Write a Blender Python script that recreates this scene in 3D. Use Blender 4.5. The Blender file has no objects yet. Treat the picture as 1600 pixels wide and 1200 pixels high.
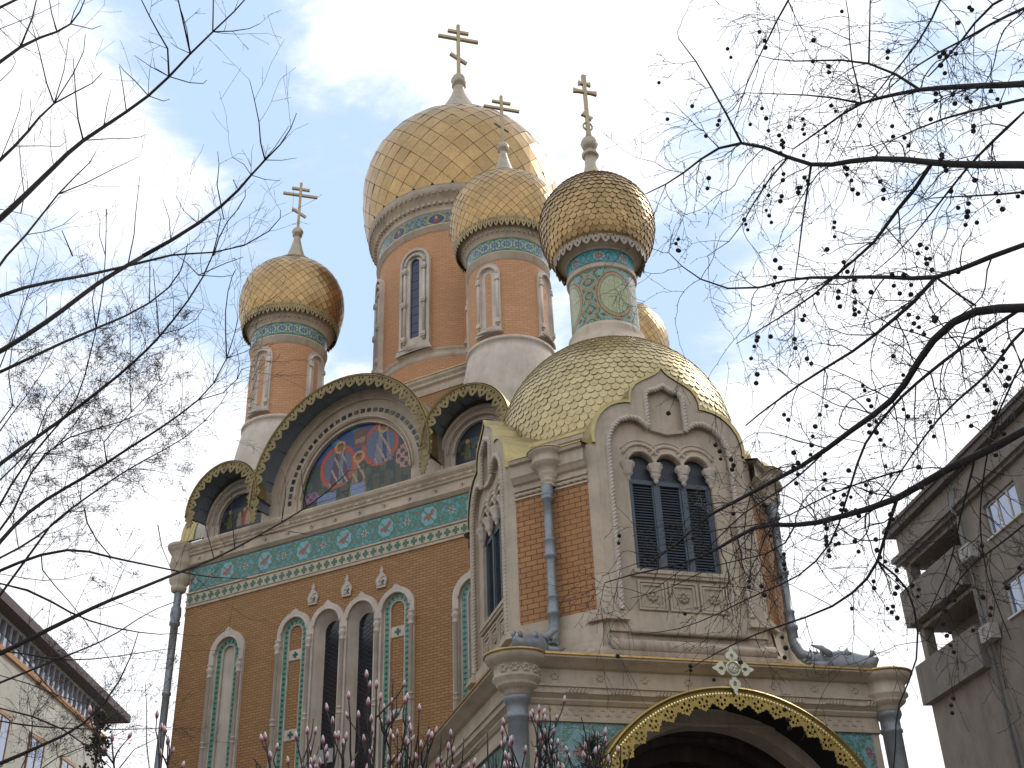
import bpy, bmesh, math, random
import numpy as np
from math import sin, cos, pi, radians, sqrt, atan2
from mathutils import Vector, Matrix
from mathutils.geometry import tessellate_polygon
random.seed(7); rng = np.random.RandomState(5)
C = bpy.context.scene.collection
# ------------------------------------------------------------------ camera
FPX, PITCH, ROLL = 1829.0, 0.53072, -0.03832
CAMZ = 1.6
cd = bpy.data.cameras.new('camera'); cam = bpy.data.objects.new('camera', cd); C.objects.link(cam)
bpy.context.scene.camera = cam
cd.sensor_width = 36; cd.lens = FPX/1600*36; cd.clip_end = 3000; cd.clip_start = .05
U_ = Vector((0, -sin(PITCH), cos(PITCH))); F_ = Vector((0, cos(PITCH), sin(PITCH))); X_ = Vector((1, 0, 0))
R_c = X_*cos(ROLL)+U_*sin(ROLL); U_c = -X_*sin(ROLL)+U_*cos(ROLL)
m = Matrix((R_c, U_c, -F_)).transposed().to_4x4(); m.translation = (0, 0, CAMZ); cam.matrix_world = m
def ray(px, py):
    return (F_ + R_c*((px-800)/FPX) - U_c*((py-600)/FPX))
def at(px, py, dist):                       # a point in the world at a given distance along the line of sight
    return Vector((0, 0, CAMZ)) + ray(px, py).normalized()*dist
# ------------------------------------------------------------------ sky, sun, exposure
sc = bpy.context.scene
sc.view_settings.view_transform = 'Standard'; sc.view_settings.look = 'None'
sc.view_settings.exposure = 0.45; sc.view_settings.gamma = 1
SUN = Vector((0.62, 0.50, 0.80)).normalized()
w = bpy.data.worlds.new('World'); sc.world = w; w.use_nodes = True
nt = w.node_tree; N = nt.nodes; N.clear()
def nn(t, **k):
    n = N.new(t)
    for a, b in k.items(): setattr(n, a, b)
    return n
out = nn('ShaderNodeOutputWorld'); bg = nn('ShaderNodeBackground'); nt.links.new(bg.outputs[0], out.inputs[0])
sky = nn('ShaderNodeTexSky', sky_type='NISHITA', sun_disc=False)
sky.sun_elevation = math.asin(SUN.z); sky.sun_rotation = atan2(SUN.x, SUN.y); sky.air_density = 1.0; sky.dust_density = 1.2; sky.ozone_density = 1.5
bg.inputs[1].default_value = 0.1
tc = nn('ShaderNodeTexCoord')
def link(a, b): nt.links.new(a, b)
def wmath(op, a, b=None, c=None, clamp=False):
    n = nn('ShaderNodeMath', operation=op); n.use_clamp = clamp
    for i, x in enumerate((a, b, c)):
        if x is None: continue
        if isinstance(x, (int, float)): n.inputs[i].default_value = x
        else: link(x, n.inputs[i])
    return n.outputs[0]
sep = nn('ShaderNodeSeparateXYZ'); link(tc.outputs['Generated'], sep.inputs[0])
zz = wmath('ADD', wmath('MAXIMUM', sep.outputs[2], 0.0), 0.35)
cmb = nn('ShaderNodeCombineXYZ'); link(wmath('DIVIDE', sep.outputs[0], zz), cmb.inputs[0]); link(wmath('DIVIDE', sep.outputs[1], zz), cmb.inputs[1])
def noise(scale, det, rough, dist=0.0, off=0.0):
    mp = nn('ShaderNodeMapping'); mp.inputs['Location'].default_value = (off, off*.7, off*.3); mp.inputs['Rotation'].default_value = (0, 0, .7); mp.inputs['Scale'].default_value = (1.0, 1.6, 1)
    link(cmb.outputs[0], mp.inputs[0])
    n = nn('ShaderNodeTexNoise'); n.inputs['Scale'].default_value = scale; n.inputs['Detail'].default_value = det; n.inputs['Roughness'].default_value = rough; n.inputs['Distortion'].default_value = dist
    link(mp.outputs[0], n.inputs['Vector']); return n.outputs['Fac']
n1 = noise(3.4, 10, .62, .5, 3.1); n2 = noise(11.0, 9, .66, .6, 1.3)
cl = wmath('ADD', wmath('MULTIPLY', n1, 1.55), wmath('MULTIPLY', n2, .60))   # about .9 mean
def blob(px, py, deg, amt):                 # a patch of thicker or thinner cloud, by direction in the sky
    d = ray(px, py).normalized()
    dt = nn('ShaderNodeVectorMath', operation='DOT_PRODUCT'); nz = nn('ShaderNodeVectorMath', operation='NORMALIZE')
    link(tc.outputs['Generated'], nz.inputs[0]); link(nz.outputs[0], dt.inputs[0]); dt.inputs[1].default_value = d
    k = 1/(1-cos(radians(deg)))
    g = wmath('MULTIPLY', wmath('POWER', 2.718, wmath('MULTIPLY', wmath('SUBTRACT', dt.outputs['Value'], 1.0), k)), amt)
    return g
for b in ((440, 260, 4.0, -.42), (310, 110, 4.0, -.36), (560, 470, 3.2, -.30), (300, 520, 3.4, -.28), (1110, 200, 3.0, -.34), (1060, 440, 3.2, -.36), (1190, 560, 2.6, -.2),
          (1250, 740, 2.4, -.30), (560, 220, 3.0, -.16), (60, 330, 3.0, -.2), (1450, 330, 4.5, -.16), (640, 420, 4, -.12), (870, 230, 2.5, -.2),
          (960, 60, 5.5, .5), (150, 250, 3.2, .34), (760, 60, 4, .2), (1300, 40, 4.5, .3), (1450, 620, 6.5, .5), (1150, 500, 2.0, .2), (60, 60, 3, .15), (200, 900, 7, .6), (1330, 950, 7, .6), (300, 560, 1.6, .2)):
    cl = wmath('ADD', cl, blob(*b))
low = wmath('MULTIPLY', wmath('SUBTRACT', .42, sep.outputs[2]), 1.2)
cl = wmath('ADD', cl, wmath('MAXIMUM', low, 0.0))
mr = nn('ShaderNodeMapRange', interpolation_type='SMOOTHERSTEP'); link(cl, mr.inputs[0]); mr.inputs[1].default_value = .76; mr.inputs[2].default_value = 1.32
mix = nn('ShaderNodeMixRGB'); link(mr.outputs[0], mix.inputs[0])
sm = nn('ShaderNodeMixRGB', blend_type='MIX'); sm.inputs[0].default_value = .92; link(sky.outputs[0], sm.inputs[1]); sm.inputs[2].default_value = (4.6, 6.05, 8.1, 1)
mul = nn('ShaderNodeMixRGB', blend_type='MULTIPLY'); mul.inputs[0].default_value = 1; link(sm.outputs[0], mul.inputs[1]); mul.inputs[2].default_value = (1.0, 1.0, 1.0, 1)
link(mul.outputs[0], mix.inputs[1]); mix.inputs[2].default_value = (9.2, 9.3, 9.6, 1)
link(mix.outputs[0], bg.inputs[0])
sl = bpy.data.lights.new('sun', 'SUN'); so = bpy.data.objects.new('sun', sl); C.objects.link(so)
sl.energy = 1.5; sl.angle = radians(10); sl.color = (1, .95, .87)
so.rotation_euler = SUN.to_track_quat('Z', 'Y').to_euler()
# ------------------------------------------------------------------ materials
class Mat:
    def __init__(s, name):
        s.m = bpy.data.materials.new(name); s.m.use_nodes = True; s.nt = s.m.node_tree; s.N = s.nt.nodes
        s.b = s.N['Principled BSDF']
    def n(s, t, **k):
        x = s.N.new(t)
        for a, b in k.items():
            if a == 'inp':
                for i, v in b.items():
                    if hasattr(v, 'is_output') or isinstance(v, bpy.types.NodeSocket): s.nt.links.new(v, x.inputs[i])
                    else: x.inputs[i].default_value = v
            else: setattr(x, a, b)
        return x
    def l(s, a, b): s.nt.links.new(a, b)
    def noise(s, sc, det=5, rough=.6, vec=None, dist=0):
        x = s.n('ShaderNodeTexNoise', inp={'Scale': sc, 'Detail': det, 'Roughness': rough, 'Distortion': dist})
        s.l(vec if vec else s.obj(), x.inputs['Vector']); return x.outputs['Fac']
    def obj(s):
        if not hasattr(s, '_o'): s._o = s.n('ShaderNodeTexCoord')
        return s._o.outputs['Object']
    def uv(s): s.obj(); return s._o.outputs['UV']
    def ramp(s, f, stops):
        r = s.n('ShaderNodeValToRGB'); s.l(f, r.inputs[0]); e = r.color_ramp.elements
        while len(e) < len(stops): e.new(.5)
        for q, (p, c) in zip(e, stops): q.position = p; q.color = (*c, 1)
        return r.outputs[0]
    def mixc(s, f, a, b, bt='MIX'):
        x = s.n('ShaderNodeMixRGB', blend_type=bt)
        for i, v in ((0, f), (1, a), (2, b)):
            if isinstance(v, tuple): x.inputs[i].default_value = (*v, 1)
            elif isinstance(v, (int, float)): x.inputs[i].default_value = v
            else: s.l(v, x.inputs[i])
        return x.outputs[0]
    def col(s, c):
        if isinstance(c, tuple): s.b.inputs['Base Color'].default_value = (*c, 1)
        else: s.l(c, s.b.inputs['Base Color'])
        return s
    def set(s, rough=.7, metal=0.0, spec=None):
        s.b.inputs['Roughness'].default_value = rough; s.b.inputs['Metallic'].default_value = metal
        if spec is not None: s.b.inputs['Specular IOR Level'].default_value = spec
        return s
    def bump(s, h, st=.4, d=.02):
        x = s.n('ShaderNodeBump', inp={'Strength': st, 'Distance': d}); s.l(h, x.inputs['Height']); s.l(x.outputs[0], s.b.inputs['Normal']); return s
def stone(name, c, dirt=.5, stain=(.16, .12, .085)):
    M = Mat(name); a = M.noise(1.1, 8, .65); b = M.noise(9, 6, .7); g = M.noise(60, 3, .6)
    c1 = M.mixc(M.ramp(a, [(.35, (0, 0, 0)), (.7, (1, 1, 1))]), tuple(x*.80 for x in c), tuple(min(1, x*1.14) for x in c))
    mp = M.n('ShaderNodeMapping'); mp.inputs['Scale'].default_value = (5, 5, .6); M.l(M.obj(), mp.inputs[0])
    st = M.noise(1.0, 7, .7, mp.outputs[0])                                   # rain streaks, run down the stone
    c2 = M.mixc(M.ramp(st, [(.50, (0, 0, 0)), (.78, (dirt,)*3)]), c1, stain)
    c3 = M.mixc(M.ramp(b, [(.48, (0, 0, 0)), (.75, (dirt*.55,)*3)]), c2, tuple(x*.62 for x in c))
    M.col(c3).set(.85); M.bump(M.n('ShaderNodeMath', operation='ADD', inp={0: b, 1: g}).outputs[0], .35, .012); return M.m
def brick(name, ca, cb, mort, bw=.25, bh=.085):
    M = Mat(name); B = M.n('ShaderNodeTexBrick', inp={'Scale': 1.0, 'Brick Width': bw, 'Row Height': bh, 'Mortar Size': .010, 'Mortar Smooth': .2, 'Bias': 0.0, 'Color1': (*ca, 1), 'Color2': (*cb, 1), 'Mortar': (*mort, 1)})
    M.l(M.uv(), B.inputs['Vector']); a = M.noise(.9, 6, .6); f = M.noise(25, 3, .6)
    c = M.mixc(M.ramp(a, [(.3, (.0,)*3), (.75, (.42,)*3)]), B.outputs[0], tuple(x*.62 for x in ca)); c = M.mixc(M.ramp(f, [(.4, (0,)*3), (.8, (.25,)*3)]), c, tuple(x*1.35 for x in cb))
    M.col(c).set(.8); h = M.n('ShaderNodeMath', operation='SUBTRACT', inp={0: 1.0, 1: B.outputs['Fac']}); M.bump(h.outputs[0], .6, .012); return M.m
def metal(name, c, rough=.35, var=.35, dark=None, bumpy=.15, scale=3.0, met=1.0, isl=0.0):
    M = Mat(name); a = M.noise(scale, 6, .65); b = M.noise(scale*9, 4, .6)
    c1 = M.mixc(M.ramp(a, [(.3, (0, 0, 0)), (.75, (1, 1, 1))]), tuple(x*(1-var) for x in c), tuple(min(1, x*(1+var*.5)) for x in c))
    if dark: c1 = M.mixc(M.ramp(b, [(.5, (0,)*3), (.72, (.6,)*3)]), c1, dark)
    if isl:
        ge = M.n('ShaderNodeNewGeometry'); c1 = M.mixc(M.n('ShaderNodeMath', operation='MULTIPLY', inp={0: ge.outputs['Random Per Island'], 1: isl}).outputs[0], c1, tuple(x*.35 for x in c))
    M.col(c1).set(rough, met); r = M.n('ShaderNodeMapRange', inp={0: b, 3: rough*.75, 4: min(1, rough*1.4)}); M.l(r.outputs[0], M.b.inputs['Roughness'])
    M.bump(b, bumpy, .01); return M.m
def tilecol(name, rough=.3, bs=14, spec=.5):
    M = Mat(name); A = M.n('ShaderNodeAttribute', attribute_name='Col'); g = M.noise(bs, 5, .7)
    c = M.mixc(M.ramp(g, [(.3, (.55,)*3), (.75, (0,)*3)]), A.outputs['Color'], (.04, .035, .03)); 
    M.col(c).set(rough, 0, spec); M.bump(A.outputs['Fac'], .35, .02); return M.m
def plain(name, c, rough=.7, metal_=0.0, var=.25, sc_=4):
    M = Mat(name); a = M.noise(sc_, 6, .65); M.col(M.mixc(a, tuple(x*(1-var) for x in c), tuple(x*(1+var) for x in c))).set(rough, metal_); M.bump(M.noise(sc_*8), .2, .01); return M.m
m_stone = stone('limestone', (.50, .41, .31), .46)
m_stone_dirty = stone('weathered_limestone', (.43, .345, .265), .80, (.10, .078, .055))
m_stone_pale = stone('pale_limestone', (.56, .485, .405), .28)
m_brick = brick('ochre_brick', (.405, .215, .088), (.32, .166, .066), (.125, .068, .032))
m_brick_big = brick('orange_brick', (.43, .215, .085), (.335, .16, .063), (.075, .028, .015), .27, .115)
m_brick_drum = brick('drum_brick', (.60, .315, .155), (.52, .26, .125), (.34, .19, .11), .26, .10)
m_gold = metal('gilded_tile', (.48, .315, .145), .33, .22, (.26, .17, .085), .08, 1.2, isl=.32)
m_gold_scale = metal('brass_scale', (.54, .435, .235), .40, .25, (.30, .25, .13), .2, 1.5, isl=.22)
m_gold_small = metal('bronze_scale', (.48, .325, .155), .36, .3, (.22, .16, .08), .2, 1.5, isl=.5)
m_lace = metal('gilt_lace', (.27, .205, .09), .6, .35, (.10, .075, .035), .5, 3, .45)
m_lace_tower = metal('gilt_lace_tower', (.40, .31, .16), .5, .35, (.14, .10, .05), .5, 3, .6)
m_lace_porch = metal('gilt_lace_bright', (.40, .285, .085), .42, .3, (.18, .12, .035), .3, 3, .8)
m_lace_pale = metal('grey_lace', (.40, .34, .27), .6, .3, (.16, .12, .09), .4, 5, .3)
m_goldsheet = metal('gilt_sheet', (.45, .36, .17), .40, .3, (.3, .25, .13), .2, 1.6)
m_pale_metal = metal('tarnished_zinc', (.44, .375, .28), .45, .25, (.25, .2, .16), .2, 3, .6)
m_cross = metal('bronze_cross', (.44, .345, .21), .45, .25, (.2, .15, .09), .2, 4, .6)
m_zinc = metal('blue_grey_zinc', (.25, .27, .285), .42, .25, (.10, .12, .14), .3, 6, .35)
m_seam = plain('seam', (.07, .05, .03), .6)
m_under = metal('dull_brass', (.26, .20, .10), .5, .3)
m_soffit = plain('painted_soffit', (.15, .18, .215), .6)
m_shut = plain('shutter_paint', (.032, .042, .056), .5)
m_shut_l = plain('shutter_frame_paint', (.060, .078, .098), .45)
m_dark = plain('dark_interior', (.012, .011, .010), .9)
m_tile = tilecol('glazed_tile', .28)
m_mosaic = tilecol('mosaic_tesserae', .35, 30)
m_roofgrey = metal('weathered_roof_sheet', (.42, .38, .32), .5, .3, (.2, .17, .13), .2, 1.5, .5)
M = Mat('dark_leaded_glass'); M.col((.012, .013, .02)).set(.12); m_glass = M.m
M = Mat('blue_dark_glass'); M.col((.02, .028, .07)).set(.1); m_glassb = M.m
# ------------------------------------------------------------------ mesh builder
class G:
    def __init__(s): s.v = []; s.f = []; s.uv = []; s.sm = []; s.col = []
    def add(s, vs, fs, uvs=None, smooth=False, cols=None):
        o = len(s.v); s.v += [tuple(p) for p in vs]
        for i, f in enumerate(fs):
            s.f.append(tuple(o+k for k in f)); s.uv.append(uvs[i] if uvs else None); s.sm.append(smooth); s.col.append(cols[i] if cols is not None else None)
        return s
    def box(s, x0, x1, y0, y1, z0, z1):
        v = [(x, y, z) for z in (z0, z1) for y in (y0, y1) for x in (x0, x1)]
        return s.add(v, [(0, 2, 3, 1), (4, 5, 7, 6), (0, 1, 5, 4), (2, 6, 7, 3), (0, 4, 6, 2), (1, 3, 7, 5)])
    def lathe(s, prof, n=48, c=(0, 0), a0=0, a1=2*pi, flute=None, smooth=True, ur=None):
        full = abs(a1-a0-2*pi) < 1e-6; k = n if full else n+1; vs = []
        for (r, z) in prof:
            for i in range(k):
                a = a0+(a1-a0)*i/n; rr = r*(1+flute[1]*abs(sin(flute[0]*a/2))) if flute else r
                vs.append((c[0]+rr*cos(a), c[1]+rr*sin(a), z))
        fs, us = [], []; R = ur or max(p[0] for p in prof); L = 0
        for j in range(len(prof)-1):
            for i in range(n):
                i2 = (i+1) % k; fs.append((j*k+i, j*k+i2, (j+1)*k+i2, (j+1)*k+i))
                u0 = (a0+(a1-a0)*i/n)*R; u1 = (a0+(a1-a0)*(i+1)/n)*R; us.append([(u0, prof[j][1]), (u1, prof[j][1]), (u1, prof[j+1][1]), (u0, prof[j+1][1])])
        return s.add(vs, fs, us, smooth)
    def tube(s, pts, rad, n=8, lobes=0, twist=0, cap=True, smooth=True):
        pts = [Vector(p) for p in pts]; K = len(pts)
        if isinstance(rad, (int, float)): rad = [rad]*K
        t = [(pts[min(i+1, K-1)]-pts[max(i-1, 0)]) for i in range(K)]; t = [q.normalized() if q.length > 1e-9 else Vector((0, 0, 1)) for q in t]
        a = Vector((0, 0, 1)) if abs(t[0].z) < .9 else Vector((1, 0, 0)); u = t[0].cross(a).normalized(); vs = []; L = 0
        for i in range(K):
            u = (u-t[i]*u.dot(t[i])).normalized(); w_ = t[i].cross(u)
            if i: L += (pts[i]-pts[i-1]).length
            for j in range(n):
                th = 2*pi*j/n; r = rad[i]*(1+(.22*cos(lobes*(th)-twist*L) if lobes else 0)); vs.append(pts[i]+u*(r*cos(th))+w_*(r*sin(th)))
        fs = [(i*n+j, i*n+(j+1) % n, (i+1)*n+(j+1) % n, (i+1)*n+j) for i in range(K-1) for j in range(n)]
        if cap and n > 2: fs += [tuple(range(n))[::-1], tuple((K-1)*n+j for j in range(n))]
        return s.add(vs, fs, None, smooth)
    def plate(s, loops, h0, h1, fm, cap0=True):
        o = len(s.v); tri = tessellate_polygon([[Vector((p[0], p[1], 0)) for p in l] for l in loops]); flat = [p for l in loops for p in l]; n = len(flat)
        vs = [fm(p[0], p[1], h1) for p in flat]+[fm(p[0], p[1], h0) for p in flat]
        fs = []; us = []
        for t in tri:
            a, b, c = [flat[i] for i in t]
            if (b[0]-a[0])*(c[1]-a[1])-(b[1]-a[1])*(c[0]-a[0]) < 0: t = (t[0], t[2], t[1])
            fs.append(tuple(t)); us.append([flat[i] for i in t])
            if cap0: fs.append(tuple(i+n for i in t)[::-1]); us.append([flat[i] for i in t][::-1])
        k = 0
        for l in loops:
            m_ = len(l)
            for i in range(m_):
                a, b = k+i, k+(i+1) % m_; fs.append((a, a+n, b+n, b)); us.append([(flat[a][0], flat[a][1]), (flat[a][0]+h1-h0, flat[a][1]), (flat[b][0]+h1-h0, flat[b][1]), (flat[b][0], flat[b][1])])
            k += m_
        return s.add(vs, fs, us)
    def sweep(s, path, prof, closed=False):
        # path: xy points, outward is to the right of travel; prof: (out, z) list
        P = [Vector(p) for p in path]; K = len(P); offs = []
        for i in range(K):
            a = P[i]-P[i-1] if (i or closed) else P[1]-P[0]; b = P[(i+1) % K]-P[i] if (i < K-1 or closed) else P[i]-P[i-1]
            na = Vector((a.y, -a.x)).normalized(); nb = Vector((b.y, -b.x)).normalized(); q = (na+nb).normalized(); offs.append(q/max(.3, q.dot(na)))
        vs = []; L = [0]
        for i in range(1, K+1): L.append(L[-1]+(P[i % K]-P[i-1]).length)
        for i in range(K):
            for (o_, z) in prof: vs.append((P[i].x+offs[i].x*o_, P[i].y+offs[i].y*o_, z))
        n = len(prof); fs, us = [], []
        for i in range(K if closed else K-1):
            j = (i+1) % K
            for k in range(n-1):
                fs.append((i*n+k, j*n+k, j*n+k+1, i*n+k+1)); us.append([(L[i], prof[k][1]), (L[i+1], prof[k][1]), (L[i+1], prof[k+1][1]), (L[i], prof[k+1][1])])
        return s.add(vs, fs, us)
    def grid(s, nu, nv, fm, colf, smooth=False):
        # a sheet of small coloured tiles; colf(U, V arrays 0..1) -> rgb array
        vs = [fm(i/nu, j/nv) for j in range(nv+1) for i in range(nu+1)]
        Uc, Vc = np.meshgrid((np.arange(nu)+.5)/nu, (np.arange(nv)+.5)/nv); col = colf(Uc, Vc).reshape(-1, 3)
        fs = [(j*(nu+1)+i, j*(nu+1)+i+1, (j+1)*(nu+1)+i+1, (j+1)*(nu+1)+i) for j in range(nv) for i in range(nu)]
        return s.add(vs, fs, None, smooth, [tuple(c) for c in col])
    def merge(s, g, M=None):
        o = len(s.v); s.v += [tuple(M @ Vector(p)) for p in g.v] if M else g.v; s.f += [tuple(o+k for k in f) for f in g.f]; s.uv += g.uv; s.sm += g.sm; s.col += g.col; return s
def make(name, g, mat, parent=None, M=None, label=None, norm=True, cat=None, group=None):
    me = bpy.data.meshes.new(name); me.from_pydata(g.v, [], g.f)
    ul = me.uv_layers.new(name='UVMap').data; k = 0; V = g.v; buf = []
    for f, u in zip(g.f, g.uv):
        if u: buf += [c for p in u for c in p[:2]]
        else:
            a, b, c = Vector(V[f[0]]), Vector(V[f[1]]), Vector(V[f[2]]); nrm = (b-a).cross(c-a); ax, ay, az = abs(nrm.x), abs(nrm.y), abs(nrm.z)
            for i in f:
                p = V[i]; buf += [p[0], p[1]] if az > ax and az > ay else ([p[0], p[2]] if ay >= ax else [p[1], p[2]])
    ul.foreach_set('uv', buf)
    me.polygons.foreach_set('use_smooth', g.sm)
    if any(c is not None for c in g.col):
        at_ = me.attributes.new('Col', 'FLOAT_COLOR', 'FACE'); cb = []
        for c in g.col: cb += [*(c or (.5, .5, .5)), 1]
        at_.data.foreach_set('color', cb)
    me.materials.append(mat)
    if norm and len(g.f) < 60000:
        bm = bmesh.new(); bm.from_mesh(me); bmesh.ops.recalc_face_normals(bm, faces=bm.faces); bm.to_mesh(me); bm.free()
    me.update()
    o = bpy.data.objects.new(name, me); C.objects.link(o)
    if parent: o.parent = parent
    if M is not None: o.matrix_basis = M
    if label: o['label'] = label
    if cat: o['category'] = cat
    if group: o['group'] = group
    return o
def thing(name, label, cat, loc=(0, 0, 0), rz=0, group=None):
    o = bpy.data.objects.new(name, None); C.objects.link(o); o.location = loc; o.rotation_euler = (0, 0, rz); o['label'] = label; o['category'] = cat
    if group: o['group'] = group
    o.empty_display_size = .5; return o
def dup(o, parent, M):
    c = o.copy(); C.objects.link(c); c.parent = parent
    if M is not None: c.matrix_basis = M
    for ch in list(o.children): dup(ch, c, ch.matrix_basis.copy())
    return c
XZ = lambda y: (lambda a, b, h: (a, y-h, b))          # plate in a vertical plane facing -y, thickness towards the viewer
def arc(cx, cz, r, a0, a1, n): return [(cx+r*cos(radians(a0+(a1-a0)*i/n)), cz+r*sin(radians(a0+(a1-a0)*i/n))) for i in range(n+1)]
def slot(cx, h, z0, zs, n=14, rz=None): return [(cx-h, z0), (cx+h, z0)]+[(cx+h*cos(pi*i/n), zs+(rz or h)*sin(pi*i/n)) for i in range(n+1)]
# ------------------------------------------------------------------ ground
g = G(); g.add([(-900, -900, 0), (900, -900, 0), (900, 900, 0), (-900, 900, 0)], [(0, 1, 2, 3)])
ground = make('ground', g, plain('ground_paving', (.16, .15, .135), .9, 0, .3, .4)); ground['kind'] = 'structure'
# ------------------------------------------------------------------ the church
AD = 0.28674
O_ = (-1.98206, 40.73948)
church = thing('church', 'orange brick church with gilded onion domes, tiled friezes and a domed entrance porch', 'church', (O_[0], O_[1], 0), AD)
R45 = lambda k: Matrix.Rotation(radians(-45+90*k), 4, 'Z')
FD = 7.16
F1 = R45(0) @ Matrix.Translation((0, -FD, 0))       # facade seen on the left; x to the right, y into the wall
F2 = R45(1) @ Matrix.Translation((0, -FD, 0))
F3 = R45(2) @ Matrix.Translation((0, -FD, 0))
F4 = R45(3) @ Matrix.Translation((0, -FD, 0))
HW = 6.68
CX = [.04-1.92, .04-.64, .04+.64, .04+1.92]
SING = [-4.6, 4.68]
def fourarch(r, z0, zs, peak=0):
    pts = [(CX[0]-r, z0)]
    lim = math.degrees(math.acos(min(1, .64/r)))
    P = []
    for i, cx in enumerate(CX):
        a0 = 180 if i == 0 else 180-lim; a1 = 0 if i == 3 else lim
        n = 18
        for k in range(n+1):
            a = a0+(a1-a0)*k/n
            P.append((cx+r*cos(radians(a)), zs+r*sin(radians(a))+(peak*max(0, 1-abs(a-90)/13) if peak else 0)))
    return [(CX[0]-r, z0)]+P+[(CX[3]+r, z0)]
def onearch(cx, r, z0, zs, peak=0):
    P = [(cx-r, z0)]
    for k in range(25):
        a = 180-180*k/24; P.append((cx+r*cos(radians(a)), zs+r*sin(radians(a))+(peak*max(0, 1-abs(a-90)/13) if peak else 0)))
    return P+[(cx+r, z0)]
ZB, ZS = 5.6, 13.64
# walls
g = G(); outl = [(-HW, 0), (HW, 0), (HW, 15.42), (-HW, 15.42)]
g.plate([outl, fourarch(.66, ZB, ZS)[::-1], onearch(SING[0], .72, ZB, 13.5)[::-1], onearch(SING[1], .72, ZB, 13.5)[::-1]], 0, .5, lambda a, b, h: (a, .5-h, b))
g.box(-HW+.01, HW-.01, .52, 2*FD-.55, 0, 17.55)
wall = make('brick_wall', g, m_brick, church, F1)
g2 = G(); g2.box(-HW+.01, HW-.01, .52, 2*FD-.5, 0, 17.5); g2.plate([outl], 0, .5, lambda a, b, h: (a, .5-h, b)); 
make('brick_wall', g2, m_brick, church, F2)
g3 = G(); g3.plate([outl], 0, .5, lambda a, b, h: (a, .5-h, b)); w3 = make('brick_wall', g3, m_brick, church, F3); dup(w3, church, F4)
# cornice (swept round the body, butted per side)
cprof = [(-.2, 15.38), (.05, 15.38), (.05, 15.44), (.02, 15.46), (.02, 15.86), (.07, 15.87), (.07, 15.93), (-.02, 15.94), (-.02, 16.78), (.05, 16.80), (.16, 16.90), (.16, 16.94), (.11, 16.96), (.11, 17.22), (.18, 17.25), (.18, 17.30), (.22, 17.34), (.22, 17.42), (.30, 17.50), (.33, 17.58), (.33, 17.63), (-.3, 17.64)]
def body_path():
    a, b = HW, FD
    P = []
    for k in range(4):
        M = Matrix.Rotation(radians(90*k), 4, 'Z')
        for q in ((-a, -b), (a, -b)): v = M @ Vector((*q, 0)); P.append((v.x, v.y))
    return P
g = G(); P = [(-HW, 0), (HW, 0)]
g.sweep(P, cprof)
for sx in (-1, 1):                                              # the returned ends
    vs = [(sx*HW, -o, z) for o, z in cprof]; g.add(vs, [tuple(range(len(vs)))])
# rosettes and rope blocks on the cornice
for i in range(14):
    x = -6.2+i*.96; g.lathe([(0, 0), (.03, 0), (.07, .03), (.075, .0)], 8, (0, 0)); n8 = 4*8
    for q in range(len(g.v)-n8, len(g.v)): vx, vy, vz = g.v[q]; g.v[q] = (x+vx, -.11-vz, 17.09+vy)
for i in range(28):
    x = -6.5+i*.47
    for k in range(6): g.box(x+k*.055, x+k*.055+.03, -.245, -.2, 17.345, 17.415)
corn = make('cornice', g, m_stone, church, F1)
for Fk in (F2, F3, F4): dup(corn, church, Fk)
def lin(*c): return np.array([((x/255.)**2.2) for x in c])
def frieze_col(Lm, H, per, seed=0):
    cb, cg, cd_, cl_, cr, cw = lin(95, 178, 180), lin(40, 120, 88), lin(22, 78, 66), lin(118, 172, 184), lin(150, 84, 72), lin(205, 195, 170)
    def f(U, V):
        u = U*Lm; v = V*H; c = np.zeros(U.shape+(3,)); c[:] = lin(70, 140, 145); c += (np.sin(u*31+seed)*np.cos(v*27))[..., None]*.02; lf_ = np.sin(u*23+2*np.sin(v*17))*np.sin(v*26+1.5*np.sin(u*13)); c[lf_ > .45] = lin(44, 118, 84); c[lf_ < -.7] = lin(104, 168, 172); c[np.sin(u*41+v*9)*np.cos(v*37-u*5) > .86] = lin(150, 96, 78)
        def put(mask, col): c[mask] = col
        p = np.mod(u, per); 
        for k in (0, 1):                                         # paired vines
            vine = np.abs(v-H/2-(.33*H)*np.sin(2*pi*u/per*2+k*pi)); put(vine < H*.055, cg)
        for (ox, oz, r) in ((.25, .27, .17), (.25, .73, .17), (.75, .27, .17), (.75, .73, .17), (.5, .5, .2)):
            d = np.hypot(p-per*ox, v-H*oz); ang = np.arctan2(v-H*oz, p-per*ox)
            sp = np.mod(d/(H*.11)-ang/(2*pi), 1)
            put((d < H*r*1.15) & (sp < .42), cg); put((d < H*.055), cr)
            leaf = (d < H*(.13+.05*np.cos(6*ang))) & (d > H*.07); put(leaf & (ox == .5), cd_)
            put((d < H*.16) & (d > H*.06) & (ox == .5) & (np.cos(6*ang) > .3), lin(190, 170, 150))
        d = np.hypot((np.minimum(p, per-p))/(.36*H), (v-H/2)/(.40*H)); an = np.arctan2(v-H/2, np.where(p > per/2, p-per, p))
        d = d*(1+.08*np.cos(8*an)); put(d < 1.12, cg); put(d < .96, cl_); xx_ = np.where(p > per/2, p-per, p)/(.3*H); yy_ = (v-H/2)/(.3*H); b_ = np.hypot((xx_+.1)/.75, (yy_-.35*xx_)/.34); put((b_ < 1) | (np.hypot(xx_-.55, yy_-.5) < .3) | ((np.abs(yy_+.5) < .18) & (np.abs(xx_) < .25)), cr); put(b_ < .45, lin(150, 60, 60)); put((np.abs(xx_+yy_) < .12) & (d < .9), lin(60, 120, 70))
        put((V < .035) | (V > .965), cd_)
        n_ = rng.rand(*U.shape)
        c *= (.82+.36*n_)[..., None]; return np.clip(c, .005, .85)
    return f
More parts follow.
